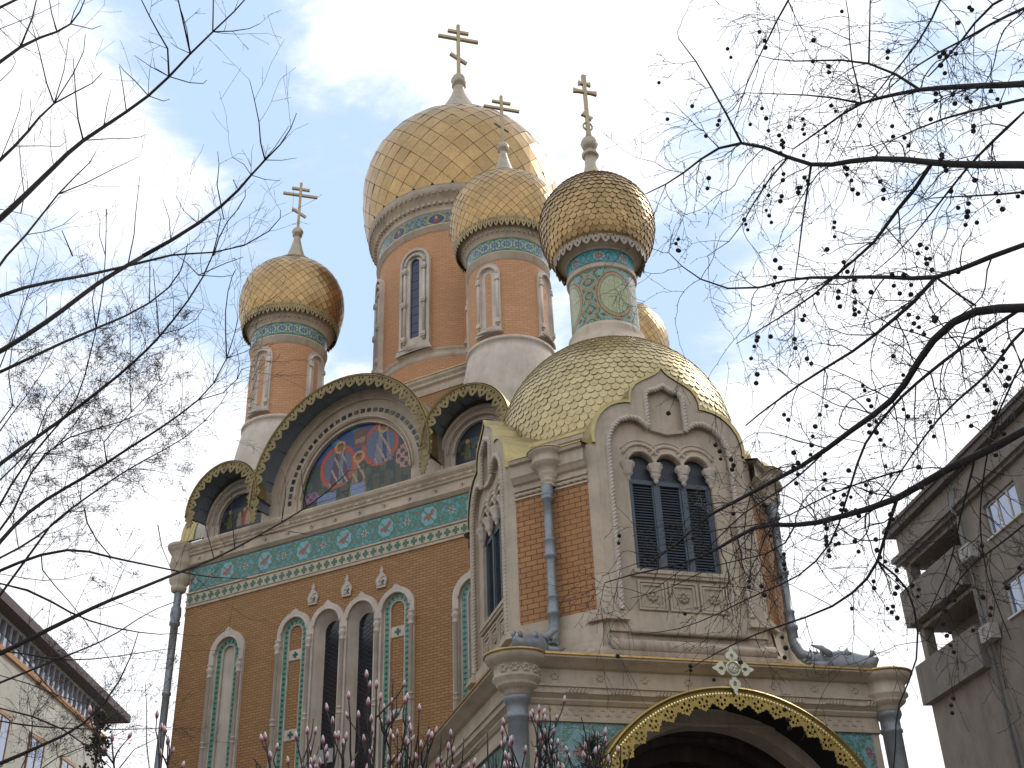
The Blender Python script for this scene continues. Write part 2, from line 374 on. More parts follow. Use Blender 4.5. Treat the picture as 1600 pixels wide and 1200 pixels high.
g = G(); g.grid(620, 40, lambda u, v: (-HW+.12+u*(2*HW-.24), -.035, 15.95+v*.82), frieze_col(13.2, .82, 1.62))
fr = make('tile_frieze', g, m_tile, church, F1, norm=False)
for Fk in (F2, F3, F4): dup(fr, church, Fk)
def crossrow_col(n, cw=lin(196, 180, 150), cg=lin(38, 98, 72)):
    def f(U, V):
        c = np.zeros(U.shape+(3,)); c[:] = cw; p = np.mod(U*n, 1)-.5; q = V-.5
        m = ((np.abs(p) < .13) & (np.abs(q) < .38)) | ((np.abs(q) < .13) & (np.abs(p) < .38)); m |= (np.hypot(p, q) < .22); c[m] = cg
        c *= (.88+.2*rng.rand(*U.shape))[..., None]; return c
    return f
g = G(); g.grid(44*9, 9, lambda u, v: (-HW+.05+u*(2*HW-.1), -.045, 15.49+v*.33), crossrow_col(44))
fr = make('tile_border', g, m_tile, church, F1, norm=False)
for Fk in (F2, F3, F4): dup(fr, church, Fk)
m_glaze = plain('green_glaze', (.02, .10, .075), .3)
# --- windows of the facade
def column(g, x, y, z0, zc, r=.065, zt=None):
    zt = zt or zc+.42
    g.lathe([(r*1.0, z0), (r, zc-.02), (r*1.5, zc), (r*1.5, zc+.04), (r*1.1, zc+.07), (r*1.2, zc+.13), (r*1.9, zc+.22), (r*1.9, zc+.26), (r*1.3, zc+.28), (r*1.3, zc+.36), (r*1.6, zc+.38), (r*1.6, zt), (0, zt)], 10, (x, y), ur=.1)
    for zz_ in (zc-2.05, zc-2.2, zc-5): g.lathe([(r, zz_-.03), (r*1.45, zz_-.02), (r*1.45, zz_+.02), (r, zz_+.03)], 10, (x, y))
def tileband_arch(g, cx, ro, ri, z0, zs, y, n1=210, nn_=5, per=.165):
    L1 = zs-z0; rm = (ro+ri)/2; Lt = 2*L1+pi*rm
    def fm(u, v):
        s_ = u*Lt; r = ro+(ri-ro)*v
        if s_ < L1: return (cx-r, y, z0+s_)
        if s_ < L1+pi*rm: a = pi-(s_-L1)/rm; return (cx+r*cos(a), y, zs+r*sin(a))
        return (cx+r, y, zs-(s_-L1-pi*rm))
    nu = int(Lt/(per/7)); k = int(round(Lt/per)); g.grid(nu, 7, fm, crossrow_col(k, lin(118, 168, 146), lin(24, 88, 76)))
def ring_prism(g, cx, zs, ro, ri, z0, y0, y1, n=24):
    o = [(cx-ro, z0)]+[(cx+ro*cos(pi-pi*i/n), zs+ro*sin(pi*i/n)) for i in range(n+1)]+[(cx+ro, z0)]+[(cx+ri, z0)]+[(cx+ri*cos(pi*i/n), zs+ri*sin(pi*i/n)) for i in range(n+1)]+[(cx-ri, z0)]
    g.plate([o[::-1]], 0, y1-y0, lambda a, b, h: (a, y1-h, b))
# cluster surround
g = G(); g.plate([fourarch(.66, ZB, ZS, .13)[::-1], ]+[slot(cx, .50, ZB+.3, ZS) for cx in CX], -.3, .10, lambda a, b, h: (a, -h, b))
for i in range(5): column(g, .04-2.56+1.28*i + (.06 if i == 0 else -.06 if i == 4 else 0), -.12, ZB, 13.02)
for cx in CX: g.tube([(cx+.5*cos(pi*i/20), -.1, ZS+.5*sin(pi*i/20)) for i in range(21)], .035, 6)
clus = make('window_surround', g, m_stone_pale, church, F1, label='pale stone surround of four joined round arches')
g = G()
for cx in CX[1:3]:                                                # deep splays of the two glazed lancets
    n = 20; A = slot(cx, .50, ZB+.3, ZS, n); B = slot(cx, .33, ZB+.5, ZS-.12, n)
    vs = [(a, -.02, b) for a, b in A]+[(a, .32, b) for a, b in B]; k = len(A); g.add(vs, [(i, (i+1) % k, k+(i+1) % k, k+i) for i in range(k)], None, False)
make('splay', g, m_stone_pale, clus, Matrix())
for cx in CX[1:3]:
    g = G(); g.plate([slot(cx, .34, ZB+.45, ZS-.11)], 0, .02, lambda a, b, h: (a, .33-h, b)); gl = make('lancet_window', g, m_glass, church, F1, label='dark leaded glass lancet')
    g = G()
    for i in range(60):
        z = ZB+.5+i*.14
        if z > ZS-.2: break
        for sx in (-1, 1): g.tube([(cx-.32*sx, .305, z), (cx+.32*sx, .305, z+.36)], .007, 4)
    make('lead_lattice', g, m_seam, gl, Matrix(), norm=False)
g = G(); g.box(-.92, -.42, .26, .29, 9.55, 9.95); make('notice_board', g, plain('pale_board', (.35, .36, .36), .6), church, F1)
for cx in (CX[0], CX[3]):
    g = G(); g.plate([slot(cx, .5, ZB+.3, ZS)], 0, .04, lambda a, b, h: (a, .12-h, b)); bw = make('blind_window', g, m_brick, church, F1)
    g = G(); tileband_arch(g, cx, .44, .28, ZB+.3, ZS, .012); make('tile_border', g, m_tile, bw, Matrix(), norm=False)
    g = G(); ring_prism(g, cx, ZS, .495, .432, ZB+.3, .02, .09); ring_prism(g, cx, ZS, .288, .245, ZB+.3, .02, .09)
    for zc in (12.95, 10.5, 8.0): g.box(cx-.245, cx+.245, .055, .10, zc-.16, zc+.16)
    make('stone_trim', g, m_stone_pale, bw, Matrix())
    for zc in (12.95, 10.5, 8.0):
        g = G(); g.box(cx-.035, cx+.035, .04, .054, zc-.1, zc+.1); g.box(cx-.1, cx-.036, .04, .054, zc-.035, zc+.035); g.box(cx+.036, cx+.1, .04, .054, zc-.035, zc+.035)
        make('tile_cross', g, m_glaze, bw, Matrix())
sw = None
for cx in SING:
    if sw is None:
        g = G(); g.plate([onearch(0, .72, ZB, 13.5, .13)[::-1], slot(0, .52, ZB+.3, 13.5)], -.2, .10, lambda a, b, h: (a, -h, b))
        for sx in (-1, 1): column(g, sx*.6, -.12, ZB, 12.75)
        g.tube([(.52*cos(pi*i/20), -.1, 13.5+.52*sin(pi*i/20)) for i in range(21)], .035, 6)
        ring_prism(g, 0, 13.5, .515, .445, ZB+.3, .02, .09); ring_prism(g, 0, 13.5, .295, .25, ZB+.3, .02, .09)
        g.plate([slot(0, .5, ZB+.3, 13.5)], 0, .04, lambda a, b, h: (a, .16-h, b))
        sw = make('blind_window', g, m_stone_pale, church, F1 @ Matrix.Translation((cx, 0, 0)))
        g = G(); tileband_arch(g, 0, .455, .285, ZB+.3, 13.5, .012); make('tile_border', g, m_tile, sw, Matrix(), norm=False)
    else: dup(sw, church, F1 @ Matrix.Translation((cx, 0, 0)))
# plaques shaped like little cupolas
g = G(); o = [(-.17, 0), (.17, 0), (.15, .06), (.2, .22), (.17, .33), (.06, .46), (.03, .50), (.07, .56), (.03, .62), (0, .70), (-.03, .62), (-.07, .56), (-.03, .50), (-.06, .46), (-.17, .33), (-.2, .22), (-.15, .06)]
g.plate([o], 0, .05, XZ(0)); g.tube([(x, -.05, z) for x, z in o+[o[0]]], .014, 5)
pl = make('plaque', g, m_stone_pale, church, F1 @ Matrix.Translation((-1.24, 0, 14.42)), label='small cupola shaped stone plaque')
g = G()
random.seed(3)
for q in range(7):
    x, z = random.uniform(-.11, .08), random.uniform(.1, .3); pts = [(x, -.056, z)]
    for k in range(5): x += random.uniform(-.03, .05); z += random.uniform(-.04, .04); pts.append((max(-.13, min(.13, x)), -.056, max(.09, min(.34, z))))
    g.tube(pts, .007, 4)
g.box(-.12, .12, -.058, -.049, .055, .07)
make('carving', g, m_seam, pl, Matrix())
for x in (.07, 1.38): dup(pl, church, F1 @ Matrix.Translation((x, 0, 14.42)))
# --- gables with lace-edged canopies
def leaf_tooth(d): return [(0, 0), (.04, .30*d), (.16, .62*d), (.36, .86*d), (.5, d), (.64, .86*d), (.84, .62*d), (.96, .30*d), (1, 0)]
def lace_strip(g, n, L, band, d, fm, holes=True, th=.02, tooth=None):
    # n modules along a length L; fm(s, t, h): s along, t depth down from the top edge
    w_ = L/n; tp = (tooth or leaf_tooth)(d)
    for i in range(n):
        s0 = i*w_; sub = 4
        loop = [(s0+w_*k/sub, 0) for k in range(sub+1)]+[(s0+w_*a, band+b) for a, b in tp[::-1]]
        hs = []
        if holes:
            for (cx, cz, rx, rz) in ((.33, band*.75, .085, .16*d), (.67, band*.75, .085, .16*d), (.5, band+.42*d, .10, .2*d)):
                hs.append([(s0+w_*(cx+rx*cos(a)), cz+rz*sin(a)) for a in [2*pi*q/6 for q in range(6)]])
        g.plate([loop]+hs, -th, 0, fm)
def gable(cx, cz, R, Rt, ro, ri, czl, nteeth, big, Fk, mos, bits):
    y0 = -.82
    # canopy: soffit + fascia + roof sheet
    g = G(); n = 40; A = [radians(-4+188*i/n) for i in range(n+1)]; Ri = R-.12
    def ringpts(r, y): return [(cx+r*cos(a), y, cz+r*sin(a)) for a in A]
    k = n+1; vs = ringpts(Ri, y0+.03)+ringpts(Ri, .0); g.add(vs, [(i, i+1, k+i+1, k+i) for i in range(n)], None, True)
    can = make('canopy_gable', g, m_soffit, church, Fk)
    g = G()
    for i in range(0, n+1, 4): a = A[i]; g.tube([(cx+(Ri-.01)*cos(a), y0+.05, cz+(Ri-.01)*sin(a)), (cx+(Ri-.01)*cos(a), -.0, cz+(Ri-.01)*sin(a))], .018, 4)
    for yy in (-.42,): g.tube([(cx+(Ri-.01)*cos(a), yy, cz+(Ri-.01)*sin(a)) for a in A], .018, 4)
    make('soffit_rib', g, m_zinc, can, Matrix())
    g = G(); prof = [(Ri+.01, y0+.02), (R, y0+.02), (R+.04, y0-.03), (R+.06, y0+.03), (R+.03, y0+.09), (R, y0+.12), (R, -.35), (R-.03, -.3)]
    vs = []
    for (r, y) in prof: vs += ringpts(r, y)
    g.add(vs, [(j*k+i, j*k+i+1, (j+1)*k+i+1, (j+1)*k+i) for j in range(len(prof)-1) for i in range(n)], None, False)
    make('gilt_fascia', g, m_goldsheet, can, Matrix())
    g = G(); vs = ringpts(R-.06, -.34)+ringpts(R-.06, 3.2 if big else 2.0); g.add(vs, [(i, i+1, k+i+1, k+i) for i in range(n)], None, True)
    vs = ringpts(R-.02, 2.3)+ringpts(R-.02, 2.4); g.add(vs, [(i, i+1, k+i+1, k+i) for i in range(n)], None, True)
    make('roof', g, m_roofgrey, can, Matrix())
    # lace
    g = G(); a0, a1 = (-6, 186) if big else (-10, 190); L = radians(a1-a0)*R
    def fm(s, t, h): a = radians(a0)+s/R; r = R+.01-t; return (cx+r*cos(a), y0-.02-h, cz+r*sin(a))
    lace_strip(g, nteeth, L, .16, .28, fm)
    g.tube([(cx+(R-.02)*cos(a), y0-.03, cz+(R-.02)*sin(a)) for a in A], .022, 6)
    for sx in (-1, 1):                                            # leafy pendants at the feet
        for q in range(5 if big else 3):
            zc = cz-.05-.17*q; xx = cx+sx*(R-.16-.02*q); wq = .20-.025*q
            g.plate([[(xx+wq*cos(t)*(1+.25*cos(6*t)), zc+.14*sin(t)*(1+.25*cos(6*t))) for t in [2*pi*i/24 for i in range(24)]]], 0, .03, XZ(y0+.02-.006*q))
    make('lace_trim', g, m_lace, can, Matrix())
    # wall of the gable and its stone archivolt
    g = G(); g.plate([arc(cx, cz, R-.13, 0, 180, 32)+[(cx-R+.13, 17.5), (cx+R-.13, 17.5)], ], 0, .3, lambda a, b, h: (a, .62-h, b)); make('gable_wall', g, m_stone, can, Matrix())
    g = G()
    for (r1, r2, ya) in ((R-.13, ro, .0), (ro, ri+.16, .1), (ri+.16, ri, .16)):
        o = [(cx+r1, 17.5)]+arc(cx, czl, r1, 0, 180, 36)+[(cx-r1, 17.5), (cx-r2, 17.5)]+arc(cx, czl, r2, 180, 0, 36)+[(cx+r2, 17.5)]
        g.plate([o], 0, .3, lambda a, b, h, ya=ya: (a, .31-h+ya*.0+ya, b))
    for r_ in (ro+.02, ri+.17, ri+.01): g.tube([(cx+r_*cos(pi*i/40), (.01 if r_ > ri+.1 else .12), czl+r_*sin(pi*i/40)) for i in range(41)], .03, 6)
    make('archivolt', g, m_stone if big else m_stone_pale, can, Matrix())
    if big:                                                       # dark mosaic squares round the arch
        g = G(); rs = 2.64; ns = 33
        for i in range(ns):
            a = radians(-4+188*(i+.5)/ns)
            def fm(u, v, a=a): q = (u-.5)*.17; w2 = (v-.5)*.15; return (cx+(rs+w2)*cos(a)-q*sin(a), .092, czl+(rs+w2)*sin(a)+q*cos(a))
            def cf(U, V, i=i):
                c = np.zeros(U.shape+(3,)); p, q = U-.5, V-.5
                if i % 3 == 0: c[:] = lin(30, 30, 34); c[(np.abs(p) < .16) & (np.abs(q) < .16)] = lin(60, 110, 120)
                elif i % 3 == 1: c[:] = lin(120, 105, 85); c[np.abs(p)-np.abs(q) > .02] = lin(32, 50, 66)
                else: c[:] = lin(46, 36, 30); c[(np.abs(p) > .3) & (np.abs(q) > .3)] = lin(90, 140, 140)
                return c
            g.grid(6, 6, fm, cf)
        make('mosaic_band', g, m_mosaic, can, Matrix(), norm=False)
    g = G(); nu, nv = (130, 72) if big else (56, 40)
    def fm(u, v):
        x = (u*2-1)*ri; top = czl+sqrt(max(0, ri*ri-x*x)); z = 17.5+(top-17.5)*v; return (cx+x, .24, z)
    def cf(U, V):
        x = (U*2-1); top = (czl-17.5)/ri+np.sqrt(np.maximum(0, 1-x*x)); z = top*V-(czl-17.5)/ri; c = mos(x, z); return np.clip(c*(.8+.4*rng.rand(*U.shape))[..., None], .003, .8)
    g.grid(nu, nv, fm, cf); make('mosaic', g, m_mosaic, can, Matrix(), norm=False)
    return can
def mos_big(x, z):
    c = np.zeros(x.shape+(3,)); c[:] = lin(28, 52, 44)
    def put(m_, *k): c[m_] = lin(*k)
    put((z > .55+.05*np.sin(9*x)), 26, 62, 120); put((z > .68) & (np.sin(14*x+9*z) > .5), 40, 110, 140); put((z < .3) & (np.sin(23*x)*np.cos(17*z) > .3), 60, 84, 52)
    put((z < .1) & (np.sin(31*x+3) > 0), 74, 70, 48)
    for (ex, ez, rx, rz) in ((-.36, .40, .34, .36), (.42, .57, .34, .36)):
        d = np.hypot((x-ex)/rx, (z-ez)/rz); put(d < 1, 178, 70, 34); put(d < .80, 150, 60, 34); put(d < .76, 84, 98, 128)
        put((d < .72) & (np.mod(np.arctan2(z-ez, x-ex)*5, 1) < .25), 80, 88, 115)
    put((np.abs(x-.05) < .12) & (z > .62) & (z < .93), 104, 62, 42); put((np.abs(x-.05) < .09) & (z > .7) & (z < .78), 150, 120, 84)
    # three robed figures with haloes
    for (fx, fz, hz, w_, col, tr) in ((-.33, .10, .72, .17, (84, 40, 66), (96, 130, 150)), (.47, .25, .85, .15, (120, 118, 128), (28, 44, 110)), (.03, -.22, .46, .15, (132, 108, 74), (70, 48, 36))):
        body = (np.abs(x-fx) < w_*(1.15-.75*np.clip((z-fz)/(hz-fz), 0, 1))) & (z > fz) & (z < hz-.02); put(body, *col)
        put(body & (np.abs(x-fx-.03) < .045), *tr); put(body & (np.sin(40*x+22*z) > .75), 170, 150, 120)
        d = np.hypot(x-fx, z-hz); put(d < .105, 206, 140, 62); put(d < .06, 130, 92, 66); put((d < .068) & (z >= hz+.015), 66, 52, 34)
    put((np.abs(x-.03) < .12*(1-.0)) & (z < .02), 120, 140, 180); put((np.abs(x+.55) < .18) & (z < .0), 110, 130, 165)
    put((np.hypot(x+.84, (z-.0)*1.3) < .13) & (np.sin(50*x)*np.sin(47*z) > -.1), 150, 90, 140); put((np.hypot(x-.86, (z-.26)*.8) < .16) & (np.sin(44*x)*np.sin(41*z) > -.1), 190, 130, 120)
    return c
def mos_small(x, z):
    c = np.zeros(x.shape+(3,)); c[:] = lin(24, 44, 46)
    def put(m_, *k): c[m_] = lin(*k)
    put(z > .55+.08*np.sin(7*x), 22, 48, 62); put((z < .5) & (z > .3+.1*np.sin(8*x)), 70, 84, 92); put((z < .25) & (np.sin(23*x)*np.cos(17*z) > .2), 90, 84, 50)
    put(z < -.05, 46, 40, 60)
    for fx, col in ((-.1, (150, 140, 120)), (.12, (160, 66, 40)), (.3, (190, 160, 110)), (.55, (150, 70, 44)), (-.55, (90, 96, 60))):
        h = .30+.1*sin(fx*20); b = (np.abs(x-fx) < .09*(1.3-np.clip(z/h, 0, 1)*.7)) & (z < h) & (z > -.25); put(b, *col); d = np.hypot(x-fx, z-h); put(d < .08, 200, 150, 90)
    return c
gb = gable(.08, 18.25, 3.57, 3.13, 3.02, 2.2, 18.32, 27, True, F1, mos_big, None)
gs = gable(-4.78, 18.46, 1.56, 1.2, 1.32, .95, 18.3, 13, False, F1, mos_small, None)
dup(gs, church, F1 @ Matrix.Translation((2*4.83, 0, 0)))
for Fk in (F2, F3, F4): dup(gb, church, Fk); dup(gs, church, Fk); dup(gs, church, Fk @ Matrix.Translation((2*4.83, 0, 0)))
# --- central block below the great drum
g = G(); s_ = 3.86; g.box(-s_, s_, -s_, s_, 17.4, 23.2); cb = make('central_block', g, m_brick, church, R45(0))
P = [(-s_, -s_), (s_, -s_), (s_, s_), (-s_, s_)]
g = G(); g.sweep(P, [(-.1, 22.95), (.04, 22.95), (.06, 23.05), (.02, 23.08), (.02, 23.25), (.12, 23.32), (.12, 23.42), (.2, 23.5), (.22, 23.6), (-.3, 23.75)], True); g.box(-s_+.05, s_-.05, -s_+.05, s_-.05, 23.2, 23.7)
make('cornice', g, m_stone, cb, Matrix())
g = G(); g.sweep(P, [(.19, 23.6), (.25, 23.6), (.25, 23.64), (.1, 23.67)], True); make('gilt_edge', g, m_goldsheet, cb, Matrix())
# --- domes
def interp(prof, t):                                             # prof by arc length
    L = [0]
    for i in range(1, len(prof)): L.append(L[-1]+math.hypot(prof[i][0]-prof[i-1][0], prof[i][1]-prof[i-1][1]))
    s = t*L[-1]
    for i in range(1, len(prof)):
        if s <= L[i]+1e-9: f = (s-L[i-1])/(L[i]-L[i-1]); return (prof[i-1][0]+f*(prof[i][0]-prof[i-1][0]), prof[i-1][1]+f*(prof[i][1]-prof[i-1][1]))
    return prof[-1]
def smoothp(prof, n=40):                                         # catmull-rom
    P = [prof[0]]+list(prof)+[prof[-1]]; o = []
    for i in range(1, len(P)-2):
        for k in range(8):
            t = k/8; f = lambda a, b, c, d: .5*((2*b)+(-a+c)*t+(2*a-5*b+4*c-d)*t*t+(-a+3*b-3*c+d)*t**3
            ) if True else 0
            o.append((f(P[i-1][0], P[i][0], P[i+1][0], P[i+2][0]), f(P[i-1][1], P[i][1], P[i+1][1], P[i+2][1])))
    o.append(prof[-1]); return o
def curve_table(prof):
    prof = smoothp(prof); L = [0]
    for i in range(1, len(prof)): L.append(L[-1]+math.hypot(prof[i][0]-prof[i-1][0], prof[i][1]-prof[i-1][1]))
    return prof, L
def at_len(tb, s):
    prof, L = tb; s = max(0, min(L[-1], s)); i = 1
    while i < len(L)-1 and L[i] < s: i += 1
    f = (s-L[i-1])/max(1e-9, L[i]-L[i-1]); return (prof[i-1][0]+f*(prof[i][0]-prof[i-1][0]), prof[i-1][1]+f*(prof[i][1]-prof[i-1][1]))
def diamond_dome(prof, n, c=(0, 0), rows=None, lift=.02, gap=.03, jit=.012, inset=.02):
    tb = curve_table(prof); base = G(); base.lathe([(r-inset, z-inset*.8) for r, z in tb[0]], 96, c); g = G(); T = tb[1][-1]; s = 0; j = 0; S = [0]
    while s < T:                                                 # half-row height follows the tile width
        r, z = at_len(tb, s); s += max(.05, 2*pi*r/n*.52); S.append(min(s, T))
    def P(a, s, out):
        r, z = at_len(tb, s); r2, z2 = at_len(tb, min(T, s+.02)); r1, z1 = at_len(tb, max(0, s-.02)); nx, nz = (z2-z1), -(r2-r1); q = math.hypot(nx, nz) or 1
        r += out*nx/q; z += out*nz/q; return (c[0]+r*cos(a), c[1]+r*sin(a), z)
    for j in range(1, len(S)-1):
        sl_, sm_, sh_ = S[j-1], S[j], S[j+1]
        for i in range(n):
            a = 2*pi*(i+.5*(j % 2))/n; da = pi/n*(1-gap); k = 1-gap
            jt = [random.uniform(-jit, jit) for _ in range(4)]; lo, hi = sm_-(sm_-sl_)*k, sm_+(sh_-sm_)*k
            g.add([P(a, lo, lift+jt[0]), P(a+da, sm_, lift+jt[1]), P(a, hi, lift*.5+jt[2]), P(a-da, sm_, lift+jt[3])], [(0, 1, 2), (0, 2, 3)] if False else [(0, 1, 2, 3)])
    return base, g
def scale_dome(prof, n, rowh, c=(0, 0), lift=.035, s0=0):
    tb = curve_table(prof); base = G(); base.lathe(tb[0], 96, c); g = G(); T = tb[1][-1]; rows = int((T-s0)/rowh)
    def P(a, s, out):
        r, z = at_len(tb, s); r2, z2 = at_len(tb, min(T, s+.02)); r1, z1 = at_len(tb, max(0, s-.02)); nx, nz = (z2-z1), -(r2-r1); q = math.hypot(nx, nz) or 1
        r += out*nx/q; z += out*nz/q; return (c[0]+r*cos(a), c[1]+r*sin(a), z)
    for j in range(rows):
        s = s0+j*rowh
        for i in range(n):
            a = 2*pi*(i+.5*(j % 2))/n; w_ = pi/n*.965; jl = lift*random.uniform(.75, 1.3); ja = random.uniform(-.004, .004)*1
            tip = []; 
            for q in range(9):
                t = pi*q/8; x = cos(t)*w_; yy = s+rowh*.55-sin(t)*rowh*.55
                tip.append(P(a+x+ja, yy, jl*(.55+.45*sin(t))))
            up = [P(a-w_, s+rowh*1.25, .004), P(a+w_, s+rowh*1.25, .004)]
            g.add(tip+up, [tuple(range(11))])
            o = len(g.v)-11; low = [P(a+cos(pi*q/8)*w_+ja, s+rowh*.55-sin(pi*q/8)*rowh*.55, .0) for q in range(9)]
            k = len(g.v); g.v += low
            for q in range(8): g.f.append((o+q, o+q+1, k+q+1, k+q)); g.uv.append(None); g.sm.append(False); g.col.append(None)
    return base, g
def orth_cross(h, wid, t=.07, flare=False):                      # three-barred cross standing on z=0, bars along x
    g = G(); wb, wt, wl = wid, wid*.52, wid*.40
    def bar(x0, z0, x1, z1, th, fl=0):
        d = Vector((x1-x0, 0, z1-z0)); L = d.length; d.normalize(); n_ = Vector((-d.z, 0, d.x)); vs = []
        st = [(0, th*(1+fl)), (L*.22, th), (L*.78, th), (L, th*(1+fl))]
        for s, q in st:
            for a, b in ((-1, -1), (1, -1), (1, 1), (-1, 1)): p = Vector((x0, 0, z0))+d*s+n_*(q*a); vs.append((p.x, b*th, p.z))
        fs = [(0, 1, 2, 3), (12, 15, 14, 13)]+[(4*i+j, 4*i+4+j, 4*i+4+(j+1) % 4, 4*i+(j+1) % 4) for i in range(3) for j in range(4)]; g.add(vs, fs)
    f = .7 if flare else 0
    bar(0, 0, 0, h, t, f*.6); bar(-wb, h*.725, wb, h*.725, t*.93, f); bar(-wt, h*.86, wt, h*.86, t*.93, f); bar(-wl, h*.33+wl*.62, wl, h*.33-wl*.62, t*.93, f)
    return g
def lace_ring(R, ztop, n, band, d, c=(0, 0), flare=.0):
    g = G(); L = 2*pi*R
    def fm(s, t, h): a = s/R; r = R+h+flare*t; return (c[0]+r*cos(a), c[1]+r*sin(a), ztop-t)
    lace_strip(g, n, L, band, d, fm, True, .02); return g
def bend(g, R, a_c):                                             # flat piece (x, y depth, z) wrapped on a cylinder round the origin; facing -y direction turned to a_c
    for i, (x, y, z) in enumerate(g.v): a = a_c+x/R; r = R-y; g.v[i] = (r*cos(a), r*sin(a), z)
    for i, u in enumerate(g.uv): pass
    return g
def dense(loop, step=.12):
    o = []
    for i, p in enumerate(loop):
        q = loop[(i+1) % len(loop)]; L = math.hypot(q[0]-p[0], q[1]-p[1]); k = max(1, int(L/step)) if abs(q[0]-p[0]) > .02 else 1
        o += [(p[0]+(q[0]-p[0])*j/k, p[1]+(q[1]-p[1])*j/k) for j in range(k)]
    return o
def ring_frieze_col(n, base, disc, ctr, vine, H, R):
    def f(U, V):
        c = np.zeros(U.shape+(3,)); c[:] = base; p = np.mod(U*n, 1)-.5; w_ = 2*pi*R/n; x = p*w_; y = (V-.5)*H; d = np.hypot(x, y)/(H*.40); an = np.arctan2(y, x)
        v2 = np.abs(y-H*.3*np.sin(U*n*2*pi*2)); c[v2 < H*.06] = vine; v3 = np.abs(y+H*.3*np.sin(U*n*2*pi*2)); c[v3 < H*.05] = vine
        c[(d < 1)] = disc; c[(d < 1.08) & (d > .92)] = vine; c[(d < .6+.22*np.cos(8*an)) & (d > .25)] = ctr; c[d < .15] = ctr
        c[(V < .06) | (V > .94)] = vine*.8; c *= (.8+.4*rng.rand(*U.shape))[..., None]; return np.clip(c, .005, .85)
    return f
# corner tower, built once about its own axis
def corner_tower(M):
    R = 1.42
    g = G(); g.lathe([(R, 22.5), (R, 25.78)], 64, ur=R); t = make('corner_tower', g, m_brick_drum, church, M)
    g = G(); g.lathe([(1.78, 17.4), (1.76, 20.2), (1.68, 21.3), (1.52, 22.2), (1.47, 22.45), (1.53, 22.47), (1.53, 22.58), (1.46, 22.62), (1.42, 22.64)], 64, ur=R); make('skirt', g, m_stone_pale, t, Matrix())
    g = G(); g.lathe([(R, 25.74), (R+.03, 25.76), (R+.04, 25.95), (R+.09, 26.0), (R+.09, 26.05), (R+.01, 26.08), (R+.01, 26.10), (R+.0, 26.12)], 64, ur=R)
    g.lathe([(R+.06, 26.62), (R+.10, 26.66), (R+.08, 26.72), (R+.15, 26.78), (R+.22, 26.92), (R+.24, 27.02), (R+.34, 27.10), (R+.44, 27.16), (R+.46, 27.20)], 64, ur=R)
    for i in range(52): a = 2*pi*i/52; g.box(-.035, .035, -.03, .03, 26.80, 26.89); mm = Matrix.Rotation(a, 4, 'Z') @ Matrix.Translation((0, -(R+.19), 0)); k = len(g.v)-8; g.v[k:] = [tuple(mm @ Vector(p)) for p in g.v[k:]]
    make('moulding', g, m_stone, t, Matrix())
    g = G(); g.grid(340, 12, lambda u, v: ((R+.015+.04*v)*cos(2*pi*u), (R+.015+.04*v)*sin(2*pi*u), 26.10+.53*v), ring_frieze_col(22, lin(120, 165, 120), lin(170, 190, 180), lin(92, 110, 128), lin(66, 120, 88), .53, R)); make('tile_frieze', g, m_tile, t, Matrix(), norm=False)
    pr = [(1.80, 27.0), (1.90, 27.25), (2.02, 27.75), (2.07, 28.3), (2.0, 28.85), (1.80, 29.35), (1.48, 29.76), (1.05, 30.02), (.66, 30.14)]
    random.seed(11); b, d = diamond_dome(pr, 36, lift=.014, jit=.006, gap=.045); dm = make('onion_dome', b, m_seam, t, Matrix()); make('gilded_tiles', d, m_gold, dm, Matrix(), norm=False)
    g = G(); g.lathe([(.84, 30.02), (.70, 30.12), (.66, 30.2), (.70, 30.33), (.74, 30.37), (.74, 30.40), (.66, 30.42), (.3, 30.46)], 72, flute=(36, .06)); make('collar', g, m_cross, dm, Matrix())
    g = G(); g.lathe([(.50, 30.40), (.46, 30.55), (.36, 30.85), (.24, 31.25), (.15, 31.65), (.13, 31.86), (.2, 31.88), (.12, 31.92)], 32); g.lathe([(.05, 31.83), (.16, 31.9), (.235, 32.07), (.16, 32.24), (.07, 32.32)], 24, flute=(16, .06)); make('finial', g, m_pale_metal, t, Matrix())
    g = orth_cross(2.42, .72, .055); cr_ = make('cross', g, m_cross, t, Matrix.Translation((0, 0, 32.30)))
    g = lace_ring(1.93, 27.24, 60, .10, .26, flare=-.25); make('lace_trim', g, m_lace_tower, t, Matrix())
    # four blind niches
    for q in range(4):
        g = G(); so_ = slot(0, .44, 22.80, 25.18, 16); si = slot(0, .27, 23.02, 25.14, 16)
        g.plate([dense(so_), dense(si)], 0, .09, lambda a, b, h: (a, -h, b)); g.plate([dense(si)], 0, .02, lambda a, b, h: (a, -h, b))
        for sx in (-1, 1):
            g.tube([(sx*.345, -.10, 23.0), (sx*.345, -.10, 25.1)], .045, 6)
            for zz_ in (23.1, 24.85): g.box(sx*.345-.07, sx*.345+.07, -.17, -.05, zz_, zz_+.16)
        g.tube([(.345*cos(pi*i/14), -.10, 25.12+.345*sin(pi*i/14)) for i in range(15)], .045, 6)
        g.plate([dense([(-.5, 22.72), (.5, 22.72), (.46, 22.84), (-.46, 22.84)])], 0, .15, lambda a, b, h: (a, -h, b))
        bend(g, R, radians(-90-45+90*q)); make('niche', g, m_stone_pale, t, Matrix())
    return t
tw = corner_tower(Matrix.Translation((0, -7, 0)))
tw['label'] = 'round corner tower'
for (x, y) in ((-7, 0), (7, 0), (0, 7)): dup(tw, church, Matrix.Translation((x, y, 0)))
